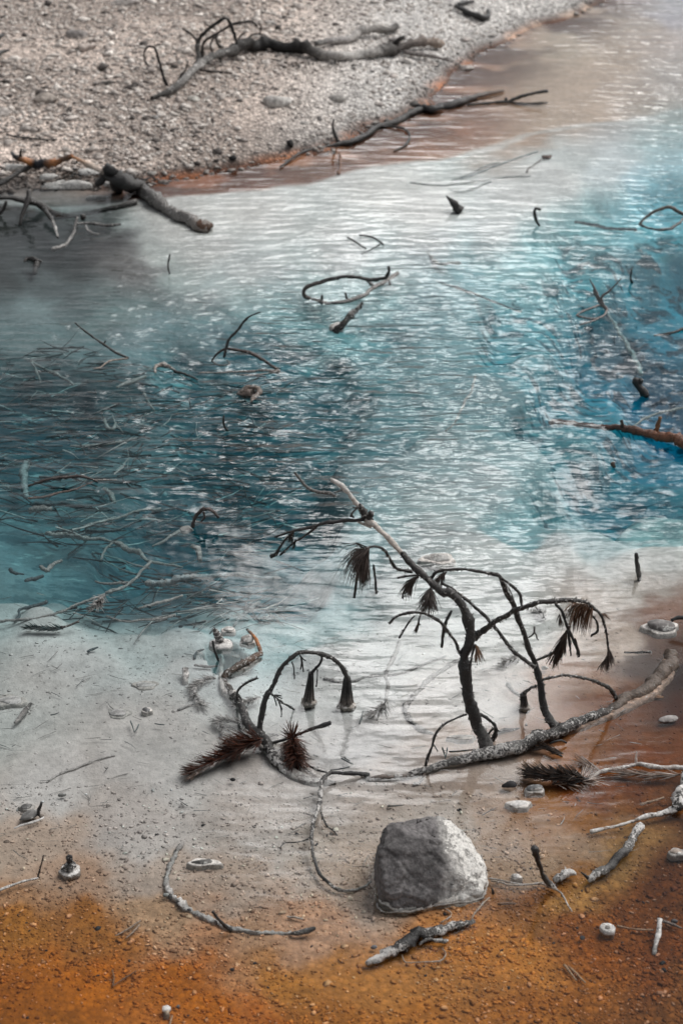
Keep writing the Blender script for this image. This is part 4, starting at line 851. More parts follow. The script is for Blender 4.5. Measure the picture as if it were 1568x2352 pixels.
stone('stone', 'brown cobble below the curved end of the log', Z('B', (1415,945))[0], 34, 16, (.20,.10,.05), 0, seed=14, z=-.008, flat=.3)
stone('pebble', 'little black pebble just under the left needle shoot', Z('C', (455,1357))[0], 15, 9, (.02,.02,.022), -.4, 'pebble', seed=15, z=.0)
stone('pebble', 'small blue-grey pebble near the left tip of the driftwood', Z('E', (578,1128))[0], 18, 11, (.14,.14,.15), 0, 'pebble', seed=16, z=-.002)
# lower left shallows
stick('twig', 'thin black twig standing above a pale ridge in the left shallows', 'twig', Z('H', (228,402),(222,430),(213,465),(200,512)), [1.8,1.8,2,2.6], C4(BLK,.0), ys=(P(*Z('H', (200,512))[0])[1], W), spikes=60)
stick('mineral_ridge', 'white thread of sinter running from the left edge to the thin black twig', 'mineral ridge', Z('H', (-60,608),(0,585),(60,560),(130,538),(200,522)), [2,3,3,2.6,2], C4((.5,.47,.44),.5), z=-.001, mat=CRUST)
cc_ = thing('crusted_mound', 'small dark cone of stuck cones and grit ringed with white in the left shallows', 'stone', P(*Z('H', (366,480))[0]))
c = P(*Z('H', (366,478))[0]); s_ = wpx(161, 1998)
disc(c, 25*s_, ((.5,.0015),(.85,.0015),(1,.0),(1.05,-.01)), C4((.46,.43,.40),.4), 'mineral_rim', CRUST, cc_, 5, .9)
mb = MB(); V, f = rockmesh(33, 3, 6, .35); mb.add(V*np.array([17,14,13])*s_+c+np.array([0,0,.008]), f, C4(DK,.35)); mb.build('cone_heap', BARK, cc_)
mb = MB(); V, f = rockmesh(34, 2, 6, .4); mb.add(V*np.array([8,8,12])*s_+c+np.array([.001,0,.028]), f, C4(BLK,.25)); mb.build('cone_tip', BARK, cc_)
stone('stone', 'lens of dark grit with a white rim between the boulder and the left shallows', Z('H', (1065,437))[0], 60, 18, (.12,.115,.11), .25, seed=21, rim=1.15, z=.001, flat=.2, rot=.12)
stick('twig', 'short black twig leaning over the curved white ridge', 'twig', Z('H', (1110,697),(1135,730),(1165,760),(1210,792)), [3,3.5,4,4.5], C4(BLK,.05), ys=(P(*Z('H', (1215,795))[0])[1]-.01, W), spikes=150)
stick('mineral_ridge', 'long curved white ridge linking pebbles to the leaning twig and grey stick end', 'mineral ridge', Z('H', (960,340),(905,420),(870,490),(872,560),(900,625),(960,670),(1040,715),(1120,745),(1200,785),(1290,800),(1400,812),(1520,806)),
      [4,5,5,5.5,6,7,7,7,5,4,5,4], [C4((.40,.37,.35),.3),C4((.50,.48,.46),.45),C4((.60,.58,.56),.5)], z=-.0085, mat=CRUST, rough=.4)
stick('stick', 'grey stick end with a black tip at the right end of the curved ridge', 'stick', Z('E', (105,1048),(150,1042),(200,1030),(240,1014)), [4,6,6.5,4], [C4(GRY,.45),C4(GRY,.3),C4(BLK,.0)], z=[-.002,.002,.005,.010])
stone('pebble', 'grey disc-like pebble on the curved white ridge', Z('H', (866,610))[0], 19, 13, (.22,.23,.22), .2, 'pebble', seed=22, z=-.001)
stone('pebble', 'small dark pebble on the curved white ridge', Z('H', (989,688))[0], 12, 8, (.05,.05,.055), 0, 'pebble', seed=23, z=.001)
st = thing('crusted_stone', 'wet grey stone with a white rim and a black twig stub at left', 'stone', P(*Z('H', (165,200))[0]))
c = P(*Z('H', (160,195))[0]); s_ = wpx(70, 1873)
mb = MB(); V, f = rockmesh(44, 3, 8, .15); R_ = Matrix.Rotation(.45, 3, 'Z'); V = (V*np.array([32,14,8])*s_)@np.array(R_).T; mb.add(V+c+np.array([0,0,.002]), f, C4((.14,.135,.13),.15)); mb.build('stone_body', STONE, st)
sub('mineral_rim', st, Z('H', (75,262),(120,245),(170,232),(215,215),(232,205)), [2,3,3,2.5,2], C4((.5,.48,.46),.5), z=.0005, mat=CRUST)
sub('twig', st, Z('H', (200,192),(207,160),(220,126)), [5,4,3], C4(BLK,.05), ys=(P(*Z('H', (200,200))[0])[1],)*2, spikes=100)
stone('stone', 'hollow ring of grey crust just behind the stone with the stub', Z('H', (143,150))[0], 32, 20, (.18,.175,.17), .2, seed=24, rim=1.0, z=-.004, flat=.3)
stone('pebble', 'flat grey pebble on pale shallows right of the crusted stone', Z('H', (325,88))[0], 20, 8, (.24,.24,.23), .1, 'pebble', seed=25, z=-.002, rot=.2)
stone('pebble', 'dark round pebble on the orange bed near the bottom', Z('H', (1210,999))[0], 13, 9, (.04,.04,.045), -.3, 'pebble', seed=26, z=-.004)
pg = thing('crusted_peg', 'pale peg with a white cap at the bottom edge of the photo', 'peg', P(*Z('H', (868,1250))[0]))
sub('shaft', pg, Z('H', (866,1255),(868,1235),(870,1212)), [7,8,8], C4((.34,.27,.20),.25), z=[-.012,-.006,.0], mat=CRUST); c = P(*Z('H', (869,1206))[0]); disc(c, 9*wpx(382, 2318), ((.5,.004),(1,.003),(1.1,-.004)), C4((.5,.5,.49),.7), 'cap', CRUST, pg, 7)
stone('pebble', 'small grey pebble next to the pale capped peg at the bottom', Z('H', (929,1192))[0], 13, 9, (.2,.2,.2), 0, 'pebble', seed=27, z=-.003)
# middle-left shallows
stone('stone', 'oval white-rimmed ring of crust on the pale left shallows', Z('M', (835,562))[0], 48, 26, (.50,.49,.48), .1, seed=31, rim=1.05, z=-.009, flat=.14)
stone('stone', 'small crusted mound with a dark nub left of the little grey ring', Z('M', (688,725))[0], 46, 30, (.48,.46,.45), .1, seed=32, rim=1.0, z=-.009, flat=.22)
stone('stone', 'little dark grey ring stone above the sunken twig pair', Z('M', (843,706))[0], 22, 17, (.14,.14,.14), .1, seed=33, z=-.001, rim=1.0)
stick('crusted_peg', 'pale finger-like peg sunk upright left of the fallen pine butt', 'peg', Z('M', (1064,470),(1062,500),(1060,555)), [7,8,7], [C4(GRY,.4),C4((.55,.52,.5),.5)], z=[.006,-.002,-.012], mat=CRUST)
stone('stone', 'cluster of pale sinter flakes at the left edge', Z('M', (55,650))[0], 70, 34, (.50,.48,.47), .1, seed=34, rim=1.0, z=-.010, flat=.1)
stick('stick', 'straight pale stick sunk at a slant near the left edge', 'stick', Z('M', (180,668),(150,705),(120,745),(90,778)), [3,5,5,4], [C4(GRY,.2),C4((.5,.47,.45),.4)], z=-.008)
stone('pebble', 'dark blue-black pebble lying alone below the blue hollow', Z('M', (1036,226))[0], 13, 9, (.02,.04,.05), -.4, 'pebble', seed=35, z=-.01)
stone('stone', 'dome of white crusted sinter behind the leader of the fallen pine', Z('B', (160,150))[0], 66, 30, (.44,.42,.40), .5, seed=36, rim=1.1, z=.0, flat=.3)
stone('stone', 'low white shell of crust beside the foot of the standing stem', Z('B', (300,1175))[0], 52, 14, (.5,.48,.46), .5, seed=37, z=.0, flat=.15, rim=1.05)
stone('stone', 'tiny white crusted flake right of the second stem', Z('B', (775,780))[0], 18, 12, (.55,.53,.51), .6, seed=38, z=-.002)
stick('stick', 'short dark post standing in the pale shallows at right', 'stick', Z('B', (1298,122),(1300,160),(1308,205),(1312,250),(1316,290)), [3.5,4.5,5,5,4], [C4(BLK,.05),C4(BLK,.0),C4(GRY,.3),C4(BLK,.05)], ys=(P(*Z('B', (1315,240))[0])[1], P(*Z('B', (1315,240))[0])[1]))
stick('stick', 'slim dark stick lying below the crusted grey lump at right', 'stick', Z('B', (1232,688),(1300,690),(1385,685)), [2,3,3], C4(DK,.3), z=-.001)
# pine cone with crusted foot
pc = thing('pine_cone', 'half-crusted pine cone standing left of the dark hollow', 'pine cone', P(*Z('C', (350,250))[0])); c = P(*Z('C', (352,245))[0]); s_ = wpx(506, 1480)
disc(c+np.array([.002,0,0]), 26*s_, ((.5,.006),(.9,.005),(1,.001),(1.05,-.012)), C4((.50,.47,.45),.5), 'mineral_skirt', CRUST, pc, 9, .9)
mb = MB(); 
for k in range(70):
    h = k/69; a = k*2.4; r = .5*(1-(h-.25)**2*1.4)*18*s_; ax = np.array([-.006*h*2, .003, .004+.034*h]); o = np.array([math.cos(a), math.sin(a), .25]); p = c+ax+o*r*.8; tt = np.array([-math.sin(a), math.cos(a), 0]); w_ = 4.6*s_; up = np.array([0, 0, 1.])*w_*.8
    mb.add([p-tt*w_, p+tt*w_, p+o*w_*.9+up*.2, p+up, p-up*.4+o*w_*.2], [(0,2,3),(2,1,3),(0,4,2),(4,1,2)], C4((.10,.09,.085) if k % 3 else (.4,.38,.36), .35-.5*h))
mb.build('cone_scales', BARK, pc)
stick('twig', 'black twig leaning against the pine cone', 'twig', Z('C', (290,220),(302,290),(335,378)), [2.6,2.6,2.2], C4(BLK,.0), ys=(P(*Z('C', (335,378))[0])[1], W), spikes=60)
stone('stone', 'white crusted shell at the head of the dark hollow', Z('C', (415,120))[0], 30, 16, (.5,.48,.46), .5, seed=41, rim=1, z=.002, flat=.3)
stone('stone', 'lumpy crusted grey stone under the rusty twig tip', Z('C', (580,200))[0], 34, 30, (.36,.33,.31), .45, seed=42, z=.003, flat=.5, rim=.9)
stone('stone', 'pale flake under water inside the dark hollow', Z('C', (480,340))[0], 22, 16, (.5,.5,.49), .4, seed=43, z=-.03, flat=.3)
# ---------------------------------------------------------------- the gravel bank
Gz = dict(follow=.012)
db = thing('driftwood_branch', 'long weathered grey and black branch lying across the gravel bank with curled side twigs', 'driftwood', G(*Z('J', (0, 290))[0]))
def bsub(name, pts, radii, col, h, parent=db, spikes=0, sides=8, mat=WOOD, rough=.14, **k):
    mb = MB(); w = wire(pts, radii, col, follow=h); tube(mb, w, sides, .012, rough, spikes, **k); return mb.build(name, mat, parent)
def usub(name, pts, radii, col, parent=db, dy=0.0, dy2=None, spikes=0, base=0, mat=WOOD):
    """a twig standing up: its distance is that of its foot (point index base)"""
    Yb = G(*pts[base])[1]; mb = MB(); tube(mb, wire(pts, radii, col, ys=(Yb+dy, Yb+(dy if dy2 is None else dy2))), 6, .01, .15, spikes); return mb.build(name, mat, parent)
bsub('trunk', Z('I', (868,562),(930,545),(1000,515),(1050,480),(1090,430),(1120,390),(1160,352),(1210,328),(1290,300),(1370,272),(1450,252)) + Z('J', (20,265),(130,248),(200,252),(270,265),(340,282),(400,302),(480,315),(560,322),(640,312),(700,305),(780,296),(850,275),(930,258),(1000,256),(1060,252),(1128,256)),
     [3.5,6,8,8,8,8,8,9,11,12,12,12,12,13,13,12,11,10,10,10,10,11,12,11,10,10,9], [C4(DK,.1),C4(GRY,.2),C4((.20,.19,.18),.3),C4(GRY,.2),C4(DK,.1),C4(BLK,.0),C4(BLK,.0),C4(DK,.05),C4((.34,.32,.30),.3),C4((.36,.34,.32),.3),C4(DK,.1),C4((.12,.10,.09),.1),C4((.26,.20,.16),.2)],
     [.01,.01,.012,.015,.02,.03,.035,.04,.04,.04,.04,.035,.03,.03,.03,.028,.025,.022,.02,.02,.02,.022,.025,.025,.022,.02,.02], sides=12, jag=.5)
bsub('prong', Z('J', (905,300),(1000,314),(1100,330),(1165,345)), [6,5,4,3], C4((.16,.14,.13),.2), .012)
bsub('prong', Z('J', (790,300),(850,262),(880,232),(908,208)), [6,7,6,4], C4(DK,.05), [.02,.03,.05,.06])
usub('twig', Z('I', (962,492),(940,440),(920,370),(905,310),(885,266),(850,268),(830,295),(836,350),(856,376)), [4,3.6,3.2,3,3,2.4,2.2,2.2,2], C4(BLK,.0))
usub('limb', Z('I', (1120,395),(1138,335),(1130,275),(1145,228),(1200,162),(1250,126),(1300,100),(1326,140),(1345,190),(1360,252)), [7,6,5,4.5,4,4,4.5,4,3.4,3], [C4((.16,.15,.14),.2),C4(DK,.1),C4(BLK,.0),C4(BLK,.0)], dy2=.12)
usub('twig', Z('I', (1150,330),(1135,250),(1090,190),(1045,165)), [4,3,2.4,1.6], C4(DK,.05))
usub('twig', Z('I', (1160,350),(1165,250),(1200,215),(1260,185),(1330,146),(1400,128),(1450,125),(1476,152)), [4,3.6,3.4,3.2,3,3,3,2], C4(DK,.05), dy=.04)
usub('twig', Z('I', (1300,300),(1244,240),(1250,190)), [4,3,2], C4(DK,.0), dy=.04)
usub('twig', Z('I', (1135,300),(1085,290),(1042,318),(1016,350),(1048,398)), [3,2.4,2.4,2.2,1.8], C4(DK,.05))
bsub('twig', Z('I', (1150,400),(1200,410),(1260,412),(1330,420)), [2.4,2.4,2.2,1.6], C4(BLK,.0), .01)
usub('twig', Z('I', (1490,235),(1492,190),(1500,150),(1480,128)), [2.4,2,1.8,1.6], C4(DK,.0), dy=.05)
for pts in ([(1010,510),(1030,450),(1065,400),(1080,350)], [(1230,320),(1210,270),(1225,220),(1270,200)], [(1350,280),(1375,215),(1420,180)], [(1180,350),(1250,372),(1320,350),(1400,345)], [(1080,440),(1120,455),(1180,440)], [(1400,262),(1440,205),(1500,195),(1540,215)]):
    usub('twig', Z('I', *pts), [2.6,2,1.2], C4(DK,.1), dy=.02)
stick('driftwood', 'pale barkless broken limb lying just behind the long bank branch', 'driftwood', Z('J', (400,250),(500,238),(600,225),(660,192),(740,180),(820,170),(868,142)), [5,7,8,10,10,9,6], [C4(GRY,.1),C4((.28,.26,.25),.2),C4((.3,.28,.26),.2),C4(DK,.0)], mat=WOOD, follow=.02, jag=.6, step=.012)
# half-burnt log at left with its bent branches
bl = thing('burnt_log', 'half-burnt log sliding from the left bank into the pool, splintered and orange-charred at its top', 'log', G(*Z('O', (1300, 330))[0]))
bsub('trunk', Z('O', (1195,248),(1300,300),(1400,372),(1500,440)) + Z('I', (800,1075),(860,1122),(930,1172),(1000,1222),(1080,1270),(1150,1305),(1196,1312)), [11,16,18,17,15,14,13,13.5,14,14,13], [C4(BLK,0),C4(BLK,.0),C4(DK,.15),C4(GRY,.2),C4((.16,.15,.14),.3),C4((.18,.165,.155),.25),C4((.17,.14,.12),.2)],
     [.05,.05,.04,.03,.02,.02,.02,.015,.012,.010,.010], bl, sides=12, jag=.7, mat=BARK)
bsub('broken_end', Z('I', (1150,1300),(1190,1306),(1204,1292)), [13.5,13,8], [C4((.12,.07,.05),.0),C4((.05,.03,.02),0)], .014, bl, jag=1.0)
bsub('splinter', Z('O', (830,75),(900,108),(1000,160),(1100,208),(1195,252)), [2,4,6.5,7.5,7], [C4(ORG,.0),C4((.42,.34,.28),.0),C4((.50,.42,.37),.0)], [.09,.09,.08,.07,.06], bl)
bsub('burnt_branch', Z('O', (130,25),(200,80),(300,112),(400,142),(520,152),(640,150),(700,112),(770,82),(830,68)), [3,6,7,8,8,9,8,6,4], [C4(BLK,0),C4(BLK,0),C4(ORG,0),C4(BLK,0),C4(BLK,0),C4(BLK,0),C4(ORG,.0),C4(DK,0),C4((.2,.08,.03),0)], [.06,.06,.05,.04,.04,.05,.06,.08,.09], bl, mat=BARK, rough=.25)
bsub('burnt_branch', Z('O', (420,150),(300,205),(180,275),(60,352),(-40,405)), [6,5,5,6,6], [C4(DK,.1),C4(DK,.1),C4(BLK,0)], .03, bl, mat=BARK)
bsub('twig', Z('O', (250,90),(240,40),(245,-10)), [3,2.4,1.6], C4(BLK,0), [.05,.08,.1], bl)
bsub('burnt_knot', Z('O', (1180,240),(1230,215),(1290,225),(1330,255)), [8,10,9,6], C4(BLK,0), [.06,.07,.07,.06], bl, mat=BARK, rough=.35)
bsub('burnt_knot', Z('O', (1120,400),(1180,330),(1210,290)), [6,8,10], C4(BLK,0), [.02,.03,.04], bl, mat=BARK, rough=.35)
bsub('burnt_knot', Z('O', (1340,330),(1360,400),(1350,460)), [12,11,9], C4(BLK,0), [.03,.02,.01], bl, mat=BARK, rough=.35)
YK = P(*Z('O', (900, 790))[0])[1]
mb = MB(); tube(mb, wire(Z('O', (1568,588),(1450,622),(1300,662),(1150,692),(1000,730),(900,746),(780,736),(650,708),(500,650),(380,592),(280,570),(180,546),(80,540),(-60,545)), [8,7.5,7,6.5,7,6.5,6.5,6.5,6.5,7.5,6.5,6,5,4.5], [C4(GRY,.15),C4(DK,.1),C4(DK,.1),C4(DK,.1),C4(DK,.05)], ys=(P(*Z('O', (1568,600))[0])[1], YK+.04)), 9, .012, .1)
ab = mb.build('bent_branch', BARK, bl)
def psub(pts, radii, col, ys, parent=ab, name='twig'):
    mb = MB(); tube(mb, wire(pts, radii, col, ys=ys), 7, .01, .14); return mb.build(name, BARK, parent)
psub(Z('O', (332,460),(322,560),(285,680),(245,780),(236,860)), [4,6,5,4.5,3], C4(DK,0), (YK+.02, W))
psub(Z('O', (78,585),(40,680),(-20,750)), [3,4,4], C4(DK,0), (YK+.02, W))
psub(Z('O', (505,665),(560,740),(600,790),(635,890),(668,1000)), [6,6,5,3,2.6], [C4(DK,0),C4(DK,.1),C4(GRY,.4),C4(GRY,.5)], (YK+.02, W))
psub(Z('O', (950,745),(958,770),(950,800)), [6,6,4], C4(DK,0), (YK, YK))
sk = dict(mat=BARK)
stick('sunken_twig', 'pale forked twig sunk in the grey shadowed water below the bent branch', 'twig', [Z('O', (890,770),(868,860),(850,960),(800,1040),(740,1095),(650,1135),(600,1150)), Z('O', (880,850),(1000,832),(1100,848),(1250,862),(1390,850)), Z('O', (990,870),(1010,920),(1070,955),(1140,968))],
      [[3,3.6,4,4,4,5,5], [3,3.4,3.6,3,2], [3,3,2]], [[C4(DK,.2),C4((.26,.25,.24),.4)], [C4((.22,.21,.20),.3),C4(DK,.2)], [C4((.36,.35,.34),.4)]], z=[[.0,-.003,-.006], [-.001,-.002], [-.004,-.006]])
stick('sunken_twig', 'dark curled twig end in the grey shadowed water at far left', 'twig', [Z('O', (280,1275),(330,1243),(400,1258),(480,1275)), Z('O', (440,1275),(420,1350),(400,1420))], [[2,6,5,3], [6,8,4]], [C4(DK,.05)], z=[[.002,.006,.0], [-.004,-.01,-.015]])
stick('branch', 'dark wet branch stranded along the brown shoreline with one short upright twig', 'branch', [Z('J', (195,958),(260,915),(340,872),(430,850),(540,830),(620,815),(700,767),(760,727),(850,702),(920,667),(1010,625),(1100,612),(1200,597),(1290,567),(1370,545),(1480,520)),
      Z('J', (538,828),(516,780),(497,722),(506,684)), Z('J', (760,727),(850,730),(912,746),(940,782),(920,828),(850,868)), Z('J', (985,605),(1060,625),(1130,615))], [[2,2.6,3.4,4,5.5,6,6,7,8,8,9,10,9,6,5,3], [4,3.6,3,2.6], [2.6,2.6,2.6,2.6,2.2,1.8], [5,8,4]],
      [[C4(DK,0),C4(DK,0),C4(BLK,0),C4(DK,0),C4(BLK,0),C4((.05,.045,.045),.05),C4((.10,.06,.04),0)], [C4(BLK,0)], [C4(DK,.0)], [C4(BLK,0)]], ys=[None, (P(*Z('J', (538,828))[0])[1],)*2, None, None], z=[.006, None, .004, .012], step=.014)
stick('twig', 'orange-brown reflection below the stranded branch, built as a short twig in the brown shallows', 'twig', Z('J', (536,880),(540,930),(534,1000)), [2.6,3.4,3], C4((.14,.06,.03),0), z=-.001)  # reflection streak modelled as a thin tube at the water line
stick('twig', 'dark forked twig on pink-brown shallows right of the stranded branch', 'twig', [Z('R', (440,652),(520,622),(600,600),(650,588),(702,580)), Z('R', (190,672),(300,662),(440,652),(520,655),(620,660),(702,655)), Z('R', (440,650),(436,625))], [[3,3.4,3.4,3.4,4], [2,3,3.4,2.6,2.6,2], [3,3.4]], [C4(DK,.05)],
      ys=[(P(*Z('R', (440,652))[0])[1],)*2, None, (P(*Z('R', (440,652))[0])[1],)*2], z=[None, .001, None], step=.012)
stick('root', 'curled dark root fragment half buried near the top edge of the gravel bank', 'root', [Z('J', (1200,32),(1230,50),(1280,72),(1335,98),(1385,92),(1390,60)), Z('J', (1215,25),(1260,12),(1310,10))], [[5,6,7,8,8,4], [4,5,3]], [C4(BLK,.0)], follow=.012, z=[None, None], step=.012)
stick('twig', 'thin dark twig lying on the gravel at left above the burnt log', 'twig', Z('I', (35,770),(90,785),(160,792),(240,800),(330,800)), [2,2.6,2.4,2,1.6], C4(DK,.1), follow=.006, step=.012)
stick('stick', 'black charred stick end entering from the left edge of the bank', 'stick', Z('I', (-40,330),(0,305),(40,290),(55,288)), [6,6,5,3], C4(BLK,0), follow=.015, step=.012)
stick('stick', 'short black twig at the left edge above the charred stick end', 'stick', Z('I', (-30,225),(0,212),(22,203)), [4,4,3], C4(BLK,0), follow=.012, step=.012)
bankst = [((197,112),52,30,(.34,.29,.26),'cream angular stone, largest on the upper left gravel'),((180,84),60,20,(.24,.22,.21),'low grey slab just behind the cream angular stone'),((8,262),44,34,(.30,.27,.25),'rounded pale stone cut by the left edge of the photo'),
 ((105,232),66,22,(.30,.26,.23),'long flat tan stone near the left edge of the gravel'),((141,210),22,26,(.29,.27,.25),'small upright stone behind the long flat tan stone'),((445,230),32,20,(.36,.34,.31),'pale stone just below the tip of the long bank branch'),
 ((634,238),78,30,(.38,.36,.34),'broad pale stone alone on the fine gravel below the bank branch'),((772,228),48,22,(.34,.32,.30),'medium grey stone right of the broad pale stone'),((1070,159),34,20,(.40,.36,.33),'cream stone at the brown waterline near the top'),
 ((38,94),18,12,(.42,.38,.34),'small white stone near the upper left corner'),((290,12),70,18,(.34,.31,.29),'wide pale slab at the top edge of the bank'),((250,193),36,10,(.12,.11,.10),'thin dark flat stone on the middle of the left gravel'),((355,272),24,13,(.24,.23,.22),'small grey stone below the left end of the bank branch'),
 ((350,400),26,14,(.30,.28,.26),'small grey stone at the waterline beside the burnt log'),((930,145),36,12,(.33,.31,.29),'small flat stone hugging the underside of the bank branch'),((905,95),30,10,(.3,.28,.27),'small stone behind the bank branch end'),((700,285),26,14,(.32,.30,.28),'little grey stone between the broad pale stone and the shore'),
 ((60,300),36,12,(.3,.27,.25),'flat brownish stone on gravel near the left edge'),((620,55),30,10,(.38,.35,.33),'thin pale stone above the middle of the bank branch')]
for k, (pt, w_, h_, c_, lb) in enumerate(bankst): stone('stone', lb, pt, w_, h_, c_, .12, seed=60+k, rot=(k*.7) % .6-.3, lift=.35, flat=.42, group='larger stones on the gravel bank')
stone('burnt_cone', 'black burnt cone standing at the gravel edge above the brown shallows', Z('J', (255,845))[0], 19, 22, BLK, -.4, 'cone', seed=91, flat=1.2, lift=.8)
stone('burnt_cone', 'smaller black lump at the gravel edge nearer the burnt log', Z('I', (1340,918))[0], 22, 16, BLK, -.4, 'cone', seed=92, flat=.7, lift=.6)
rs = np.random.default_rng(5)
SL = ['white sinter lump below the middle of the burnt branch', 'white sinter lump between burnt branch and black knot', 'flat white sinter patch nearest the bent branch', 'white sinter lump under the forked grey twig', 'white sinter slab at the far left edge under the burnt twigs', 'white sinter lump just below the pale splinter', 'small white sinter lump in the crook of the burnt trunk', 'small grey-white sinter lump in the dark hollow between burnt pieces']
for k, (a, b_, w_, h_) in enumerate(((650,440,90,22),(850,430,110,20),(1120,560,70,18),(560,320,60,20),(170,215,90,24),(1000,280,80,24),(1250,390,50,22),(700,390,60,16))):
    u_, v_ = Z('O', (a, b_))[0]; stone('sinter_crust', SL[k], (u_, v_), w_*.8, h_*.7, (.50,.49,.47), .3, 'crust', seed=100+k, flat=.35, lift=.2, mat=CRUST, group='white sinter lumps under the burnt log')

# ---------------------------------------------------------------- things standing in or lying under the pool
stick('stub', 'black fin-shaped wood stub standing in the pale far shallows', 'stub', Z('K', (209,184),(232,212),(258,240),(285,265)), [1.5,5,9,11], [C4(BLK,.0),C4(BLK,0),C4(DK,.1)], ys=(P(*Z('K', (285,262))[0])[1], W))
stick('twig', 'small hooked twig standing in the pale far shallows', 'twig', Z('K', (750,262),(722,256),(714,280),(722,320),(742,354)), [3,3.6,3.6,3.2,3], C4(DK,.15), ys=(P(*Z('K', (742,354))[0])[1],)*2)
YR = P(*Z('K', (1440,378))[0])[1]
stick('twig', 'arched twig making a closed loop with its reflection near the right edge', 'twig', [Z('K', (1318,348),(1335,325),(1370,298),(1420,268),(1480,256),(1530,270),(1600,305)), Z('K', (1318,345),(1345,362),(1400,376),(1470,380),(1530,352),(1575,310))], [[3,3.6,3.6,4,4,3.6,3], [2.6,2.6,2.6,3,3,2.4]], [[C4(TAN,.1),C4(DK,.1)], [C4(GRY,.15)]], ys=[(W, YR+.02), None], z=[None, -.001])  # lower arc is the arch's reflection built as a second tube
YT2 = P(*Z('K', (1130,838))[0])[1]
stick('twig', 'spidery tan twig with a loop rising from the turquoise water at right', 'twig', [Z('K', (1030,662),(1058,715),(1085,775),(1110,818),(1132,838)), Z('K', (1212,658),(1150,725),(1102,762),(1106,802),(1130,836)), Z('K', (1132,836),(1090,816),(1020,836),(960,868),(1000,882),(1060,888),(1110,872),(1132,838)), Z('K', (975,922),(1030,908),(1082,890)), Z('K', (1055,705),(1062,745),(1090,800))],
      [[1.2,2.6,3,3.4,3.6], [1.2,2,2.8,3,3], [2.6,2.6,2.4,2.4,2.2,2.2,2.4,2.6], [1.6,2,2], [2,2.4,2.6]], [C4((.18,.15,.14),.2)], ys=[(YT2,)*2, (YT2,)*2, None, None, (YT2,)*2], z=[None, None, .001, .0, None])
stick('twig', 'tiny thin twig tip standing in the deep turquoise', 'twig', Z('K', (1272,604),(1267,650),(1275,684)), [1.8,2.2,3], C4(DK,.1), ys=(P(*Z('K', (1275,684))[0])[1],)*2)
stick('stub', 'bent black stub with two knobs rising from turquoise water at right', 'stub', [Z('K', (1290,1240),(1298,1262),(1320,1292),(1345,1318),(1355,1330)), Z('K', (1312,1268),(1325,1238))], [[8,8,8.5,9,10], [5,5.5]], [C4(BLK,.0)], ys=[(P(*Z('K', (1350,1330))[0])[1],)*2, (P(*Z('K', (1350,1330))[0])[1],)*2])
stick('branch', 'rusty orange-brown branch slanting up out of the pool at the right edge', 'branch', [Z('K', (800,1484),(900,1490),(1040,1500),(1180,1520),(1240,1526),(1320,1534),(1400,1546),(1480,1572),(1568,1604),(1660,1640)), Z('K', (1222,1535),(1218,1505),(1214,1474)), Z('K', (1410,1548),(1422,1505),(1435,1455))],
      [[6,5.5,5.5,6,7,8,9.5,12,14,14], [4.5,4,3.4], [6,5,4]], [[C4((.16,.07,.05),0),C4((.12,.05,.035),0),C4((.05,.02,.012),0),C4((.14,.05,.02),.0),C4((.10,.035,.015),.0)], [C4((.03,.015,.01),0)], [C4((.14,.06,.02),0)]],
      ys=[None, (P(*Z('K', (1222,1535))[0])[1],)*2, (P(*Z('K', (1410,1560))[0])[1],)*2], z=[[-.05,-.035,-.02,-.004,.004,.008,.012,.016,.02,.024], None, None])
stick('stub', 'tiny brown stub breaking the surface below the rusty branch', 'stub', Z('K', (1162,1715),(1170,1740)), [4,5], C4(BRN,.1), ys=(P(*Z('K', (1170,1742))[0])[1],)*2)
stick('twig', 'dark twig entering from the right edge over deep turquoise water', 'twig', Z('K', (1640,925),(1568,948),(1500,970),(1400,986)), [4,3.4,3,2], C4(DK,.05), z=[.01,.004,.0,-.006])
YQ = P(*Z('Q', (640, 552))[0])[1]
stick('twig', 'hooped grey twig arching over the middle of the pool with a forked right end', 'twig', [Z('Q', (1085,300),(1040,312),(960,325),(860,316),(760,305),(660,301),(560,315),(460,340),(380,370),(320,402),(294,442),(310,480),(352,502)), Z('Q', (1082,302),(1108,245),(1102,198)), Z('Q', (1190,262),(1100,320),(1020,380),(930,430),(860,486),(740,530),(600,550),(480,540),(350,502)), Z('Q', (900,330),(950,380),(985,392)), Z('Q', (468,475),(465,535)), Z('Q', (690,450),(710,522)), Z('Q', (1100,320),(1122,372))],
      [[4.5,4.5,4.2,4,4,4,4,4.4,4.8,4.8,4.6,4.4,4], [4,3.4,3], [4.6,4.4,4.4,5,5,4.4,4,4,4], [3.4,4,4], [3,3.6], [2.4,3.4], [3,2.4]], [[C4(DK,.15),C4(DK,.2),C4((.1,.08,.07),.2)], [C4(DK,.1)], [C4((.22,.2,.19),.3)], [C4(GRY,.2)], [C4(GRY,.2)], [C4(GRY,.2)], [C4(GRY,.2)]],
      ys=[(YQ+.06, W), (YQ+.06, YQ+.06), None, None, (P(*Z('Q', (465,535))[0])[1],)*2, (P(*Z('Q', (710,522))[0])[1],)*2, None], z=[None, None, -.001, .0, None, None, -.002])
YS = P(*Z('Q', (610, 825))[0])[1]
stick('stub', 'slanting broken branch stub, dark right side, white crusted foot, mid pool', 'stub', [Z('Q', (600,825),(650,765),(700,712),(770,640),(820,588),(852,545)), Z('Q', (560,800),(590,775),(640,775),(650,810))], [[9,8.5,8,8,7,3], [6,9,9,6]], [[C4(DK,.15),C4(DK,.2),C4((.16,.15,.13),.35),C4((.14,.13,.12),.4),C4(DK,.3)], [C4((.40,.38,.36),.5)]], ys=[(YS, YS+.03), None], z=[None, .004], jag=.8)
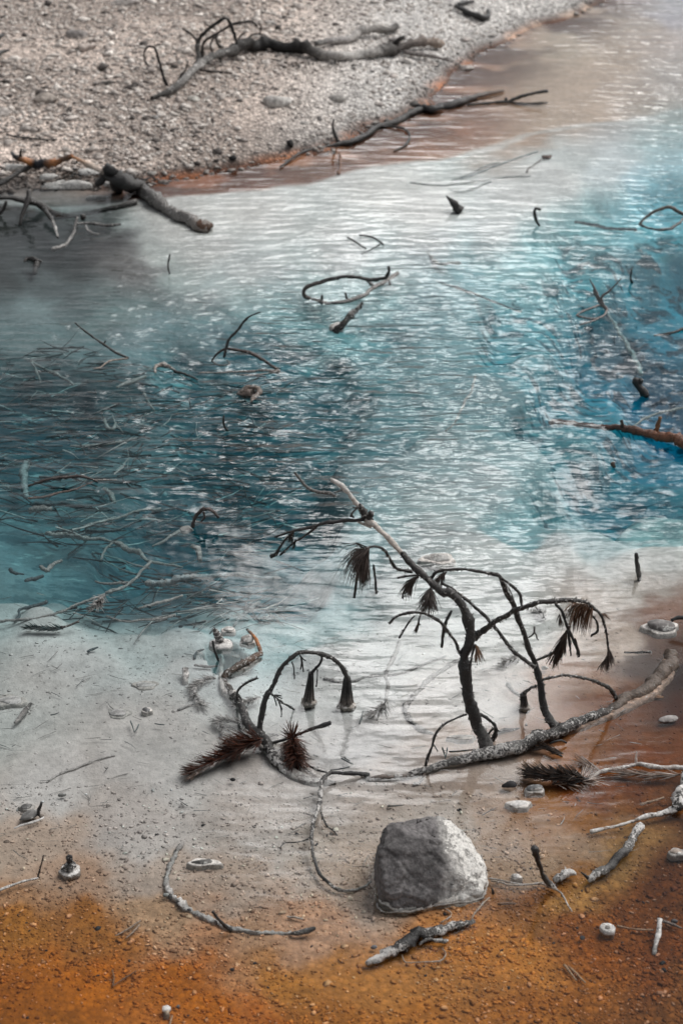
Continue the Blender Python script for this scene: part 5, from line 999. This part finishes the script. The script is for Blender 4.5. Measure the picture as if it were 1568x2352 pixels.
stick('twig', 'faint pair of thin twigs just breaking the surface in the far pool', 'twig', [Z('D', (797,545),(815,555),(840,571)), Z('D', (825,540),(848,543),(868,552),(880,562)), Z('D', (872,562),(850,574),(830,583))], [[1.6,2,1.6], [1.6,1.8,2,2], [1.8,1.4,1]], [C4(DK,.15)], z=[.002,.004,.0])
stick('twig', 'single thin twig tip standing in the grey-white far left shallows', 'twig', Z('I', (978,1462),(968,1500),(966,1535),(975,1572)), [1.8,2,2,2], C4(DK,.1), ys=(P(*Z('I', (975,1572))[0])[1],)*2)
stick('twig', 'long straight twig slanting down into the water over the left dark teal', 'twig', [Z('L', (308,148),(360,192),(425,236),(480,270),(528,292)), Z('L', (425,236),(434,222)), Z('L', (525,294),(450,305),(410,332),(380,336))], [[1.8,2.2,2.8,2.8,2.6], [1.6,1.6], [2,1.8,1.4]], [[C4(DK,.1)], [C4(DK,.1)], [C4(TAN,.2)]], ys=[(P(*Z('L', (528,292))[0])[1]+.03, W), (P(*Z('L', (528,292))[0])[1]+.02,)*2, None], z=[None, None, -.001])  # last arm is the twig's reflection, modelled as a tan tube
YV = P(*Z('L', (1140, 345))[0])[1]
stick('twig', 'crossed brown twigs with a tall curved tip left of the middle stub', 'twig', [Z('L', (1066,104),(1012,130),(972,178),(942,215),(930,248),(918,290)), Z('L', (868,305),(890,275),(935,252),(1000,266),(1060,292),(1105,318),(1142,342)), Z('L', (1148,346),(1060,344),(980,348),(900,352),(820,352)), Z('L', (1135,350),(1050,362),(980,360)), Z('L', (868,305),(900,322),(940,318),(930,300))],
      [[1.8,2.4,2.8,3,3.2,2.6], [2,2.8,3.6,3.6,3.6,3.6,3.4], [3,3,2.6,2.2,1.6], [2.4,2,1.6], [1.8,1.8,1.8,1.6]], [[C4(DK,.15)], [C4((.05,.035,.03),.15)], [C4((.3,.27,.25),.3)], [C4((.3,.27,.25),.3)], [C4(GRY,.2)]], ys=[(YV+.04, YV), (YV+.03, W), None, None, None], z=[None, None, .0, -.002, -.001])
stick('root', 'small pale curled root with a dark tail in the left teal water', 'root', [Z('L', (636,352),(640,330),(668,320),(700,330),(716,342)), Z('L', (716,342),(760,358),(812,382))], [[3,4,5,4,3], [2.6,2.4,1.8]], [[C4((.30,.26,.23),.35)], [C4(DK,.1)]], z=[.003,.002], rough=.25)
kn = thing('root_knot', 'brown hollow knot of root poking up in the pool above the big pine leader', 'root', P(*Z('L', (1020,450))[0])); c = P(*Z('L', (1018,438))[0]); s_ = wpx(572, 903)
mb = MB(); V, f = rockmesh(71, 3, 7, .4); mb.add(V*np.array([24,16,13])*s_+c+np.array([0,0,.004]), f, C4((.16,.12,.10),.25)); mb.build('knot_body', BARK, kn)
mb = MB(); tube(mb, wire(Z('L', (990,430),(1010,412),(1045,410),(1062,428),(1050,450),(1030,470)), [5,6,6,6,5,4], C4((.24,.19,.16),.3), z=[.01,.02,.02,.016,.01,.004]), 8, .006, .3); mb.build('knot_lip', BARK, kn)
stick('twig', 'short dark spike standing left of the ripples in mid pool', 'twig', Z('L', (918,528),(917,555),(923,578),(936,592)), [1.8,2.2,2.6,2], C4(DK,0), ys=(P(*Z('L', (932,590))[0])[1],)*2)
stick('twig', 'dark bowed twig arching over the water near the left edge', 'twig', [Z('L', (118,818),(180,795),(260,780),(330,777),(380,790),(400,800)), Z('L', (118,868),(180,860),(260,842),(330,825),(380,800)), Z('L', (385,792),(430,794),(480,792))], [[2.6,3.4,3.8,3.8,3,2.4], [2.6,2.8,2.6,2,1.6], [3,2.4,2]], [[C4((.03,.02,.017),.05)], [C4((.16,.11,.09),.1)], [C4((.34,.31,.29),.3)]], ys=[(W, W), None, None], z=[None, -.004, -.003], bulge=.02)
YW = P(*Z('L', (800, 985))[0])[1]
stick('root', 'dark three-legged root tip above a pale sunken lump, left pool', 'root', [Z('L', (792,985),(800,950),(818,925),(836,904)), Z('L', (822,918),(850,912),(878,926),(896,948)), Z('L', (835,925),(840,945),(825,962)), Z('L', (800,960),(840,970),(890,968))], [[4,4,4.6,3], [4,4,3.4,2.6], [3,3,2], [2.4,2.4,2]], [C4((.05,.035,.03),.05)], ys=[(W, YW), (YW, YW), (YW, YW), None], z=[None, None, None, -.003])
stone('stone', 'pale crusted lump sunk under the three-legged root tip', Z('L', (765,1000))[0], 36, 22, (.5,.48,.46), .4, seed=72, z=-.015)
# sunken pale branches, blue side
PS = C4((.50,.48,.46),.35); TL = C4((.07,.10,.11),.0); PG = C4((.36,.35,.34),.3)
SUNK = [('N', [(380,565),(450,580),(540,575),(640,592),(740,610),(830,605),(900,630),(960,655),(1050,690),(1140,715),(1185,768),(1235,795),(1380,820),(1500,845)], [5,6,6,5,4,4,4,6,7,5,4,3.4,3,2], PS, -.05, 'longest pale sunken branch, forking at its right, in the left blue'),
 ('N', [(1235,797),(1170,870),(1100,950),(1040,1000),(960,1032),(870,1062)], [3.4,3.4,3.4,3.6,5,4], PS, -.03, 'pale sunken branch running down-left to the white needle star'),
 ('N', [(690,508),(860,465),(960,440),(1100,396),(1200,376),(1320,368)], [4,3.6,3.4,3.2,3,4], PS, -.05, 'straight pale sunken stick rising rightwards in the left blue'),
 ('N', [(700,540),(860,552),(960,540),(1060,500),(1160,450),(1280,390),(1440,358)], [4,4,3.6,3.2,3,3,2.6], TL, -.06, 'dark teal sunken stick curving beneath the straight pale one'),
 ('L', [(600,1218),(650,1212),(720,1205),(800,1192),(880,1186),(980,1186),(1150,1194)], [7,7.5,7,6,5.5,4,3], C4((.42,.46,.48),.3), -.03, 'thick pale sunken log at the lower edge of the blue'),
 ('N', [(-60,1292),(0,1290),(150,1280),(350,1250),(500,1220),(600,1170),(700,1130),(800,1095),(860,1062)], [3,3,3.4,3,3,3,2.6,3,3], PG, -.02, 'long thin sunken stick from the left edge to the needle star'),
 ('N', [(120,1290),(158,1250),(160,1190),(260,1168),(390,1130)], [3,3.4,3.6,5,5], TL, -.03, 'dark teal angled stick at the left edge of the pale shelf'),
 ('N', [(870,1242),(950,1274),(1080,1290),(1200,1276),(1340,1268),(1440,1235)], [2,2.4,2.4,2.6,4,3], PG, -.012, 'thin pale twig curving on the grey shelf below the blue'),
 ('N', [(1140,1182),(1250,1150),(1380,1112),(1500,1078)], [2.4,3.4,4,3], PS, -.015, 'short pale twig just above the curved thin one'),
 ('N', [(780,962),(850,978),(940,978),(1050,965)], [2.4,3,3,2.4], PG, -.02, 'small pale twig touching the branch above the needle star'),
 ('N', [(330,842),(380,868),(440,822),(510,790)], [4,5,4,3.4], PS, -.03, 'pale elbow-shaped twig alone in the left blue'),
 ('N', [(85,862),(120,895),(200,905)], [5,4,2], TL, -.03, 'short dark teal sliver left of the pale elbow twig'),
 ('N', [(205,960),(280,940),(358,915)], [3,5,3], TL, -.03, 'dark teal bark strip under the pale elbow twig'),
 ('N', [(940,635),(875,690),(845,740),(830,785)], [3,3.4,3,2.6], PG, -.05, 'curved thin twig hanging from the longest sunken branch'),
 ('N', [(222,-20),(190,80),(206,180),(232,270)], [9,10,8,6], C4((.34,.34,.34),.1), -.08, 'stout pale sunken post near the left edge'),
 ('N', [(240,380),(330,372),(430,368)], [6,8,5], C4((.40,.38,.37),.3), -.04, 'flat pale piece of wood below the bowed twig'),
 ('N', [(860,195),(890,225),(920,260),(945,310)], [4,5,7,5], PS, -.06, 'pale sunken root piece right of the bowed twig'),
 ('N', [(1480,552),(1400,592),(1330,640),(1250,672)], [4,3.4,3,2.4], PG, -.04, 'thin sunken twig running down-left from the pale lump'),
 ('N', [(940,470),(700,520),(560,540),(420,560)], [3,3,3,3], TL, -.07, 'dark sunken stick lying along the longest pale branch'),
 ('N', [(250,330),(500,320),(700,350),(900,370)], [4,7,6,3], TL, -.09, 'broad dark teal sunken stick under the bowed twig'),
 ('L', [(130,305),(180,335),(230,355),(280,385),(300,400)], [3,3,3.4,3.4,3], PG, -.05, 'pale sunken twig at upper left of the blue'),
 ('L', [(130,300),(150,350),(168,388)], [2.6,2.6,2], PG, -.05, 'short pale sunken twig crossing the upper left one'),
 ('L', [(290,652),(350,655),(420,648),(480,638),(560,620)], [2.6,3.4,3.6,3,2.4], PG, -.04, 'pale sunken stick with dark edge above the bowed twig'),
 ('L', [(430,545),(440,575),(460,590),(475,560)], [3,4,4,3], PS, -.05, 'crooked pale sunken stub in the left teal'),
 ('L', [(480,415),(530,395),(570,378),(598,368)], [3,5,5,4], PS, -.04, 'pale sunken stub with an upturned right end'),
 ('L', [(590,440),(610,475),(632,508)], [2.6,3,2.6], PG, -.06, 'pale straight splinter in the teal centre-left'),
 ('L', [(790,1060),(815,1080),(820,1120)], [5,7,5], PS, -.03, 'pale knobbly root piece below the three-legged root'),
 ('K', [(1132,845),(1190,955),(1250,1050),(1292,1130),(1328,1205)], [2.4,4,5,5.5,6], C4((.5,.52,.52),.3), -.06, 'long pale sunken branch between spidery twig and bent stub'),
 ('K', [(1280,1512),(1340,1468),(1400,1440),(1480,1420),(1600,1395)], [2.6,3,3,3,3], PS, -.03, 'pale sunken twig above the rusty branch'),
 ('K', [(376,1215),(356,1300),(312,1370),(270,1470),(205,1535)], [2.2,2.6,3,2.4,2], PS, -.02, 'pale crooked sunken twig left of the rusty branch'),
 ('K', [(105,512),(135,555),(180,578),(290,568)], [4,4,4,3], C4((.55,.54,.52),.3), -.02, 'white sunken twig elbow below the black fin stub'),
 ('K', [(945,332),(1020,345),(1100,362),(1300,378)], [3,3.6,3.4,3], TL, -.05, 'dark stick along the far edge of the turquoise'),
 ('K', [(100,660),(200,690),(300,720),(640,850)], [2,2.6,2.6,2], TL, -.06, 'long dark sunken twig slanting across the middle blue'),
 ('K', [(0,108),(160,125),(380,98),(560,78),(690,72)], [1.8,2,2,1.8,1.4], C4((.26,.27,.27),.1), -.006, 'hair-thin twig line on the white far shelf'),
 ('K', [(240,95),(330,62),(420,20),(520,-10)], [1.4,1.4,1.4,1.2], C4((.30,.31,.31),.1), -.006, 'second hair-thin twig line on the white far shelf'),
 ('K', [(230,155),(300,160),(380,135),(468,102)], [1.6,2,2,1.6], C4((.26,.28,.29),.1), -.006, 'thin grey twig behind the black fin stub'),
 ('A', [(1520,1510),(1400,1580),(1270,1680),(1190,1780),(1150,1850),(1170,1930),(1240,2000),(1345,2032)], [5,5.5,5.5,6,6,6,5.5,4], C4((.44,.42,.41),.35), -.012, 'pale hook-shaped sunken branch left of the standing stem'),
 ('A', [(1100,1370),(1085,1440),(1045,1500),(1015,1570),(1000,1620),(1022,1700),(1000,1795)], [4,5,5,4,4.6,4.6,4], C4((.44,.43,.42),.35), -.02, 'pale wavy sunken branch under the low left limb'),
 ('A', [(560,1640),(680,1662),(780,1652),(870,1617),(1010,1612),(1130,1592),(1250,1545),(1440,1472)], [3.6,3.8,3.6,3.4,3.6,3,2.6,2], C4((.36,.35,.345),.3), -.014, 'long sunken twig running behind the two dipping tufts'),
 ('M', [(1345,222),(1380,175),(1410,150),(1450,110),(1490,82)], [3.6,4,4,4,3], C4((.36,.38,.39),.3), -.03, 'pale sunken stick leading up-right from the dark hollow'),
 ('M', [(1115,448),(1160,452),(1230,455),(1250,452)], [2,3,3,2], C4((.25,.24,.235),.3), -.005, 'short grey twig left of the dark hollow'),
 ('M', [(1115,410),(1120,385),(1145,365),(1172,358)], [3,3.4,3,2.2], TL, -.01, 'dark curled sliver left of the pine cone'),
 ('M', [(505,372),(535,355),(565,346)], [3,2.6,1.6], TL, -.008, 'dark teal sliver on the open grey shelf'),
 ('M', [(1020,705),(1060,690),(1110,672)], [2.6,2.4,2], C4((.32,.31,.30),.3), -.008, 'short grey twig by the pale needles'),
 ('M', [(270,1120),(330,1080),(430,1045),(540,1000),(660,965)], [3,3,2.6,2.2,2], C4((.50,.47,.45),.2), -.012, 'faint buried twig on the pale left shelf'),
 ('R', [(640,965),(450,1030),(300,1085),(150,1140)], [1.4,1.5,1.5,1.2], C4((.30,.34,.36),.1), -.006, 'hair-thin bluish twig on the white shelf near the brown chip'),
 ('R', [(665,1015),(620,1048),(585,1072),(572,1098)], [1.6,1.8,2,2.6], C4((.2,.18,.17),.2), -.002, 'thin twig ending at the brown chip'),
 ('B', [(560,870),(590,905),(630,935)], [5,5,2.4], C4((.4,.38,.37),.35), -.012, 'short pale sunken piece left of the small dipping tuft'),
 ('G', [(60,1180),(150,1195),(250,1215),(360,1228),(480,1218),(560,1250),(620,1280),(660,1340),(690,1400),(715,1440)], [1.8,2,2.4,2.4,2.4,3,2.6,2.2,2,1.6], C4((.50,.40,.32),.35), -.002, 'pale mineral thread from boulder to the charred upright stick'),
 ('E', [(1250,745),(1300,752),(1360,770),(1480,765),(1560,752)], [2,2.4,2,2,2], C4((.48,.40,.33),.3), -.002, 'pale mineral thread right of the boulder'),
 ('E', [(985,905),(1022,935),(1000,962),(960,985)], [1.4,1.8,1.6,1.4], C4((.50,.38,.28),.3), -.003, 'small pale mineral thread below the boulder'),
 ('E', [(1240,842),(1200,880),(1150,940),(1140,968)], [2,2,1.8,1.4], C4((.50,.38,.28),.3), -.003, 'mineral thread joining boulder and driftwood tip'),
 ('E', [(738,1172),(760,1212),(860,1210),(955,1206),(990,1165),(968,1132)], [1.6,2,1.4,1.8,1.6,1.2], C4((.50,.38,.28),.3), -.003, 'looped mineral thread below the knotted driftwood'),
 ('G', [(1060,1552),(1120,1562),(1200,1574),(1340,1582)], [2.4,2,1.6,1.6], C4((.42,.26,.16),.2), -.004, 'thin mineral thread from capped peg to pale post'),
 ('G', [(1410,1510),(1450,1525),(1500,1545),(1560,1570)], [4,4,3.4,2], C4((.30,.24,.21),.3), -.004, 'grey sunken twig right of the thin pale post'),
 ('G', [(655,1850),(700,1905),(750,1965)], [3.4,3,1.6], C4((.46,.30,.18),.1), -.006, 'longer tan needle of the fallen pair near the bottom'),
 ('G', [(690,1862),(750,1915),(820,1985)], [2.6,2.4,1.6], C4((.46,.30,.18),.1), -.006, 'right tan needle of the fallen pair near the bottom'),
 ('H', [(588,1000),(596,1040),(590,1086)], [2.4,2.2,1.6], C4((.30,.16,.08),.1), -.006, 'left arm of the brown needle pair in the orange bed'),
 ('H', [(590,1086),(650,1045),(712,1005)], [1.6,2,1.6], C4((.20,.10,.05),.1), -.006, 'right arm of the brown needle pair in the orange bed'),
 ('H', [(605,822),(670,785),(735,742)], [2,2.2,2], C4((.42,.32,.25),.1), -.005, 'tan needle left of the curved white ridge'),
 ('H', [(660,835),(700,800),(730,765)], [1.6,1.8,1.8], C4((.42,.32,.25),.1), -.005, 'shorter tan needle beside the first'),
 ('H', [(900,1240),(890,1275),(880,1310)], [2.4,2.2,2], C4((.50,.34,.22),.1), -.005, 'tan twig below the capped peg at the bottom'),
 ('E', [(80,952),(120,955),(170,965)], [2.4,2.4,2], C4((.50,.44,.38),.1), -.004, 'cream splinter left of the boulder'),
 ('G', [(150,1385),(210,1380),(285,1376)], [3,3,1.6], C4((.20,.11,.06),.1), -.004, 'brown splinter below right of the boulder'),
 ('G', [(1240,620),(1320,600),(1420,565)], [3,3,2.4], C4((.42,.28,.19),.1), -.006, 'tan sunken splinter near the right edge')]
for zk, pts, rr_, cl, zz, lb in SUNK:
    nm = 'mineral_thread' if 'mineral thread' in lb else ('fallen_needle' if 'needle' in lb and 'pair' in lb or lb.startswith(('tan needle','shorter')) else 'sunken_stick')
    w_ = Z(zk, *pts); q0 = P(*w_[0]); zmin = [max(zz, H1(*P(*p_)[:2])+.002) for p_ in w_]
    stick(nm, lb[0].lower()+lb[1:], {'mineral_thread': 'mineral thread', 'fallen_needle': 'needle', 'sunken_stick': 'stick'}[nm], w_, rr_, cl, z=zmin, mat=CRUST if nm == 'mineral_thread' else BARK, rough=.2, sides=7)
stone('wood_chip', 'brown squarish wood chip on the white far shelf', Z('R', (702,1000))[0], 28, 12, (.14,.11,.10), .1, 'wood chip', seed=73, z=0.0, flat=.3, rot=.15)
# single dark needles lying on the shallows
ndl = [('E', (392,42), (458,76), 'upper needle of the dark crossed pair above the hoop twig'), ('E', (405,36), (440,58), 'short upper needle beside the dark crossed pair'), ('E', (328,110), (440,92), 'dark needle lying along the thin black limb'), ('E', (380,103), (438,90), 'second dark needle lying along the thin black limb'), ('E', (655,317), (748,310), 'lone dark needle above the boulder'),
       ('B', (186,1235), (205,1300), 'left needle of the V pair near the stem foot'), ('B', (215,1236), (203,1298), 'right needle of the V pair near the stem foot'), ('B', (130,1208), (160,1255), 'dark needle left of the V pair'), ('B', (225,1258), (375,1245), 'long dark needle right of the V pair'),
       ('M', (750,768), (772,832), 'left needle of the teal V pair on the open shelf'), ('M', (798,788), (773,833), 'right needle of the teal V pair on the open shelf'), ('M', (890,784), (945,790), 'dark needle right of the teal V pair'), ('A', (815,1960), (840,1870), 'dark needle standing by the pale needle spray'), ('M', (292,735), (340,720), 'short dark needle on the far left shelf')]
for zk, a, b_, lb in ndl:
    w_ = Z(zk, a, ((a[0]+b_[0])/2+2, (a[1]+b_[1])/2+2), b_); stick('fallen_needle', lb, 'needle', w_, [1.6,1.5,.9], C4((.06,.075,.075), -.2), z=.001, mat=NEEDLE, sides=5, rough=.05)
# sunken pale needle sprays
def cpale(rng, *a): k = rng.uniform(.30, .5); return C4((k, k*.97, k*.94), 0)
def cteal(rng, *a): k = rng.uniform(.02, .12); return C4((k*.6, k, k), 0)
for zk, axis, n, L, cf, lb, sd in (('A', [(1000,1790),(985,1840),(930,1890)], 60, 42, cpale, 'pale sunken needle spray at the foot of the wavy branch', 1), ('C', [(310,522),(220,545),(140,600),(135,660)], 90, 26, cpale, 'pale sunken shoot left of the fallen pine butt', 2),
       ('C', [(150,700),(170,720),(190,740)], 24, 30, cpale, 'small pale needle star below the sunken shoot', 3), ('C', [(680,680),(600,715),(510,750)], 70, 24, cpale, 'grey sunken shoot beside the thin left log', 4), ('C', [(540,900),(450,875),(340,880),(380,950)], 90, 26, cpale, 'white sunken shoot left of the fork', 5),
       ('N', [(860,1075),(820,1130),(800,1160)], 70, 34, cpale, 'white needle star at the edge of the pale shelf', 6), ('N', [(520,1345),(420,1352),(300,1345),(240,1340)], 110, 20, cteal, 'dark teal needle shoot lying on the pale shelf at left', 7), ('B', [(780,500),(760,470),(740,460)], 40, 30, cpale, 'pale sunken needles behind the right arch', 8),
       ('B', [(640,720),(560,740),(530,760)], 40, 28, cpale, 'pale sunken needles between the two stems', 10), ('C', [(820,985),(760,1000),(730,1010)], 14, 20, cpale, 'faint grey needles right of the fork', 11), ('C', [(1560,1020),(1500,1030)], 1, 10, cpale, 'faint grey needles right of the fork', 12)):
    if n < 2: continue
    w_ = Z(zk, *axis); t = thing('sunken_shoot', lb, 'pine shoot', P(*w_[0]))
    mb = MB(); tube(mb, wire(w_, [2.4,2,1.4], C4((.4,.38,.37) if cf is cpale else (.05,.08,.08), .2), z=-.006), 6, .006, .15); mb.build('stalk', BARK, t)
    tuft(w_, n, L, .75, cf, t, z=[-.005]*len(w_), fwd=.9, r=.0012, seed=80+sd, up=.05)
tuftstick = stick('twig', 'dark twig tail joining the teal needle shoot', 'twig', Z('N', (500,1340),(560,1325),(620,1300),(650,1290)), [3,2.6,2.6,3], C4(DK,.2), z=-.001)

# ---------------------------------------------------------------- gravel, grit and litter nobody could count
def scatter(name, label, pos, size, cols, mat, flat=.55, el=.5, seed=0, parts=None):
    rng = np.random.default_rng(seed); n = len(pos)
    base = np.array([[1,0,0],[.5,.87,.1],[-.5,.85,-.1],[-1,0,0],[-.5,-.87,.1],[.5,-.85,0],[.1,0,1],[-.1,.1,-1],[.45,.3,.75],[-.5,-.2,.7]], float)
    # octahedral-ish hull: ring of six, apex with a shoulder, and a foot
    F_ = [(0,1,8),(1,2,8),(2,6,8),(2,3,6),(3,9,6),(3,4,9),(4,5,9),(5,6,9),(5,0,6),(0,8,6),(1,0,7),(2,1,7),(3,2,7),(4,3,7),(5,4,7),(0,5,7)]
    m_ = len(base); V = np.tile(base, (n, 1, 1))*rng.uniform(.72, 1.22, (n, m_, 1))
    sx = size*rng.uniform(.8, 1.35, n); sy = size*rng.uniform(.55, 1.0, n); sz = size*flat*rng.uniform(.6, 1.2, n)
    V = V*np.stack([sx, sy, sz], 1)[:, None, :]; a = rng.uniform(0, 6.28, n); ti = rng.normal(0, .25, n)
    c_, s_ = np.cos(a)[:, None], np.sin(a)[:, None]
    V = np.stack([V[..., 0], V[..., 1]*np.cos(ti)[:, None]-V[..., 2]*np.sin(ti)[:, None], V[..., 1]*np.sin(ti)[:, None]+V[..., 2]*np.cos(ti)[:, None]], -1)
    V = np.stack([V[..., 0]*c_-V[..., 1]*s_, V[..., 0]*s_+V[..., 1]*c_, V[..., 2]], -1) + pos[:, None, :]
    f = (np.array(F_)[None]+(np.arange(n)*m_)[:, None, None]).reshape(-1, 3)
    me = bpy.data.meshes.new(name); me.vertices.add(n*m_); me.vertices.foreach_set('co', V.astype(np.float32).ravel()); me.loops.add(f.size); me.loops.foreach_set('vertex_index', f.astype(np.int32).ravel())
    me.polygons.add(len(f)); me.polygons.foreach_set('loop_start', np.arange(0, f.size, 3, dtype=np.int32)); me.polygons.foreach_set('loop_total', np.full(len(f), 3, dtype=np.int32)); me.update(calc_edges=True)
    at = me.color_attributes.new('col', 'FLOAT_COLOR', 'POINT'); at.data.foreach_set('color', np.repeat(cols, m_, axis=0).astype(np.float32).ravel()); me.materials.append(mat)
    o = bpy.data.objects.new(name, me); COL.objects.link(o); tag(o, label, name.replace('_', ' '), kind='stuff'); return o
def rnd_view(n, box, seed):
    """ground positions spread over a patch of the place (photo corners given), denser near by"""
    rng = np.random.default_rng(seed); u = rng.uniform(box[0], box[2], n); v = rng.uniform(box[1], box[3], n)
    a = (u-784)/F; b = -(v-1176)/F; dy = cP+b*sP; dz = -sP+b*cP; t = -CH/dz; x, y = a*t, dy*t; return x, y, u, v, rng
x, y, u, v, rng = rnd_view(60000, (-150, -60, 1750, 500), 1)
d, s = seg_dist(x, y, GRAVEL); sd = d*s + (fbm(x*5, y*5, 3, 3)-.5)*.10; k = (sd > -.03) & (fbm(x*3, y*3, 3, 70)+.25*(rng.uniform(0,1,len(x))-.5) > .38); x, y, u, v, sd = x[k], y[k], u[k], v[k], sd[k]; n = len(x)
near_shore = s01(-sd, -.9, -.2)*s01(u, 420, 800); sz = np.exp(rng.normal(math.log(.0058), .52, n))*(1-.30*near_shore); sz = np.clip(sz*(1+1.2*(rng.uniform(0,1,n) > .97)), .0025, .03)
z = height(x, y); g = rng.uniform(0, 1, n)[:, None]; cb = np.array((.36, .31, .28))*(1-g)+np.array((.72, .66, .61))*g**1.5
cb = np.where(rng.uniform(0, 1, n)[:, None] < .10, np.array((.07, .06, .055)), cb); cb = cb*(1-.15*near_shore[:, None])+np.array((.42, .41, .40))*.25*near_shore[:, None]
cb = cb*(1-.5*(1-s01(sd, .0, .10))[:, None])
scatter('gravel', 'loose grey and cream gravel covering the upper left bank', np.stack([x, y, z+sz*.12], 1), sz, np.concatenate([cb, np.full((n, 1), -.1)], 1), STONE, seed=2)
x, y, u, v, rng = rnd_view(26000, (-100, 1790, 1700, 2440), 3)
dens = s01(v, 1800, 2160)*.55 + .25*s01(u, 900, 1500) + .12; k = (rng.uniform(0, 1, len(x)) < dens*(.3+1.4*s01(fbm(x*4, y*4, 3, 71), .35, .65))); x, y, u, v = x[k], y[k], u[k], v[k]; n = len(x)
sz = np.clip(np.exp(rng.normal(math.log(.0024), .45, n)), .001, .0085); z = height(x, y); base = ground_colour(x, y, z); g = rng.uniform(0, 1, n)[:, None]
cb = base*(.75+.55*g) + np.array((.30, .24, .19))*(g > .86)*.7; cb = np.where(rng.uniform(0, 1, n)[:, None] < .015, np.array((.03, .03, .033)), cb)
scatter('grit', 'pebbles and grit on the orange bed of the near shallows', np.stack([x, y, z+sz*.15], 1), sz, np.concatenate([np.clip(cb, .01, .8), np.full((n, 1), -.4)], 1), STONE, seed=4)
x, y, u, v, rng = rnd_view(9000, (-100, 1380, 1650, 2000), 5)
k = (rng.uniform(0, 1, len(x)) < .15+.85*s01(fbm(x*3, y*3, 3, 72), .45, .7)) ; x, y, u, v = x[k], y[k], u[k], v[k]; n = len(x)
sz = np.clip(np.exp(rng.normal(math.log(.0018), .5, n)), .0008, .006); z = height(x, y); base = ground_colour(x, y, z); g = rng.uniform(0, 1, n)[:, None]
cb = base*(.6+.6*g); cb = np.where(rng.uniform(0, 1, n)[:, None] < .05, base*.35, cb)
scatter('flakes', 'sinter flakes and specks on the pale near shelf', np.stack([x, y, z+sz*.1], 1), sz, np.concatenate([np.clip(cb, .01, .8), np.full((n, 1), -.4)], 1), STONE, flat=.25, seed=6)
# sunken litter in the blue: short dark and pale slivers
def litter(name, label, n, box, seed, Lr, r, pal, thr):
    x, y, u, v, rng = rnd_view(n, box, seed); z = height(x, y); k = (z < (-.04 if 'sunken' in name else -.004)) & (fbm(x*2.2, y*2.2, 3, seed+9) > thr); x, y, z = x[k], y[k], z[k]; mb = MB()
    for i in range(len(x)):
        a = rng.normal(.15, .55) + (math.pi if rng.uniform() < .5 else 0); L = rng.uniform(*Lr); c = pal[rng.integers(0, len(pal))]
        hz = rng.uniform(0, .7)*-z[i]; d_ = np.array([math.cos(a), math.sin(a), rng.normal(0, .08)])
        needle(mb, (x[i], y[i], z[i]+hz+.003), d_, L, r*rng.uniform(.6, 1.6), C4(c, 0), bend=np.array([-d_[1], d_[0], 0])*rng.normal(0, .5), seg=2)
    o = mb.build(name, NEEDLE); tag(o, label, name.replace('_', ' '), kind='stuff')
litter('sunken_litter', 'dark and pale sunken twigs and slivers strewn under the blue water', 1500, (-50, 770, 660, 1400), 21, (.03, .16), .0022, ((.03,.05,.055), (.05,.07,.075), (.42,.42,.41), (.06,.08,.085), (.04,.06,.065)), .44)
litter('needle_litter', 'fallen needles scattered on the pale shelf', 330, (-50, 1330, 1450, 2000), 22, (.012, .05), .0008, ((.14,.15,.15), (.40,.38,.36), (.30,.29,.28), (.48,.46,.44)), .35)

# charred bark crumbs round the burnt log and the bank branch
mb = MB(); rng = np.random.default_rng(33)
for cx, cy, wx_, wy_, n in ((200, 405, 130, 26, 170), (60, 385, 70, 14, 60), (330, 420, 40, 12, 40), (720, 150, 220, 14, 70), (480, 145, 60, 16, 30)):
    for _ in range(n):
        q = G(cx+rng.normal(0, wx_*.5), cy+rng.normal(0, wy_*.5)); a = rng.uniform(0, 6.28); L = rng.uniform(.008, .05)
        needle(mb, q+np.array([0, 0, .006]), (math.cos(a), math.sin(a), rng.normal(.1, .25)), L, rng.uniform(.0012, .0045), C4(BLK if rng.uniform() < .7 else (.10, .07, .05), -.2), seg=2, bend=rng.normal(0, .4, 3))
tag(mb.build('bark_crumbs', BARK), 'charred bark crumbs and twig bits strewn round the burnt log and the bank branch', 'bark crumbs', kind='stuff')
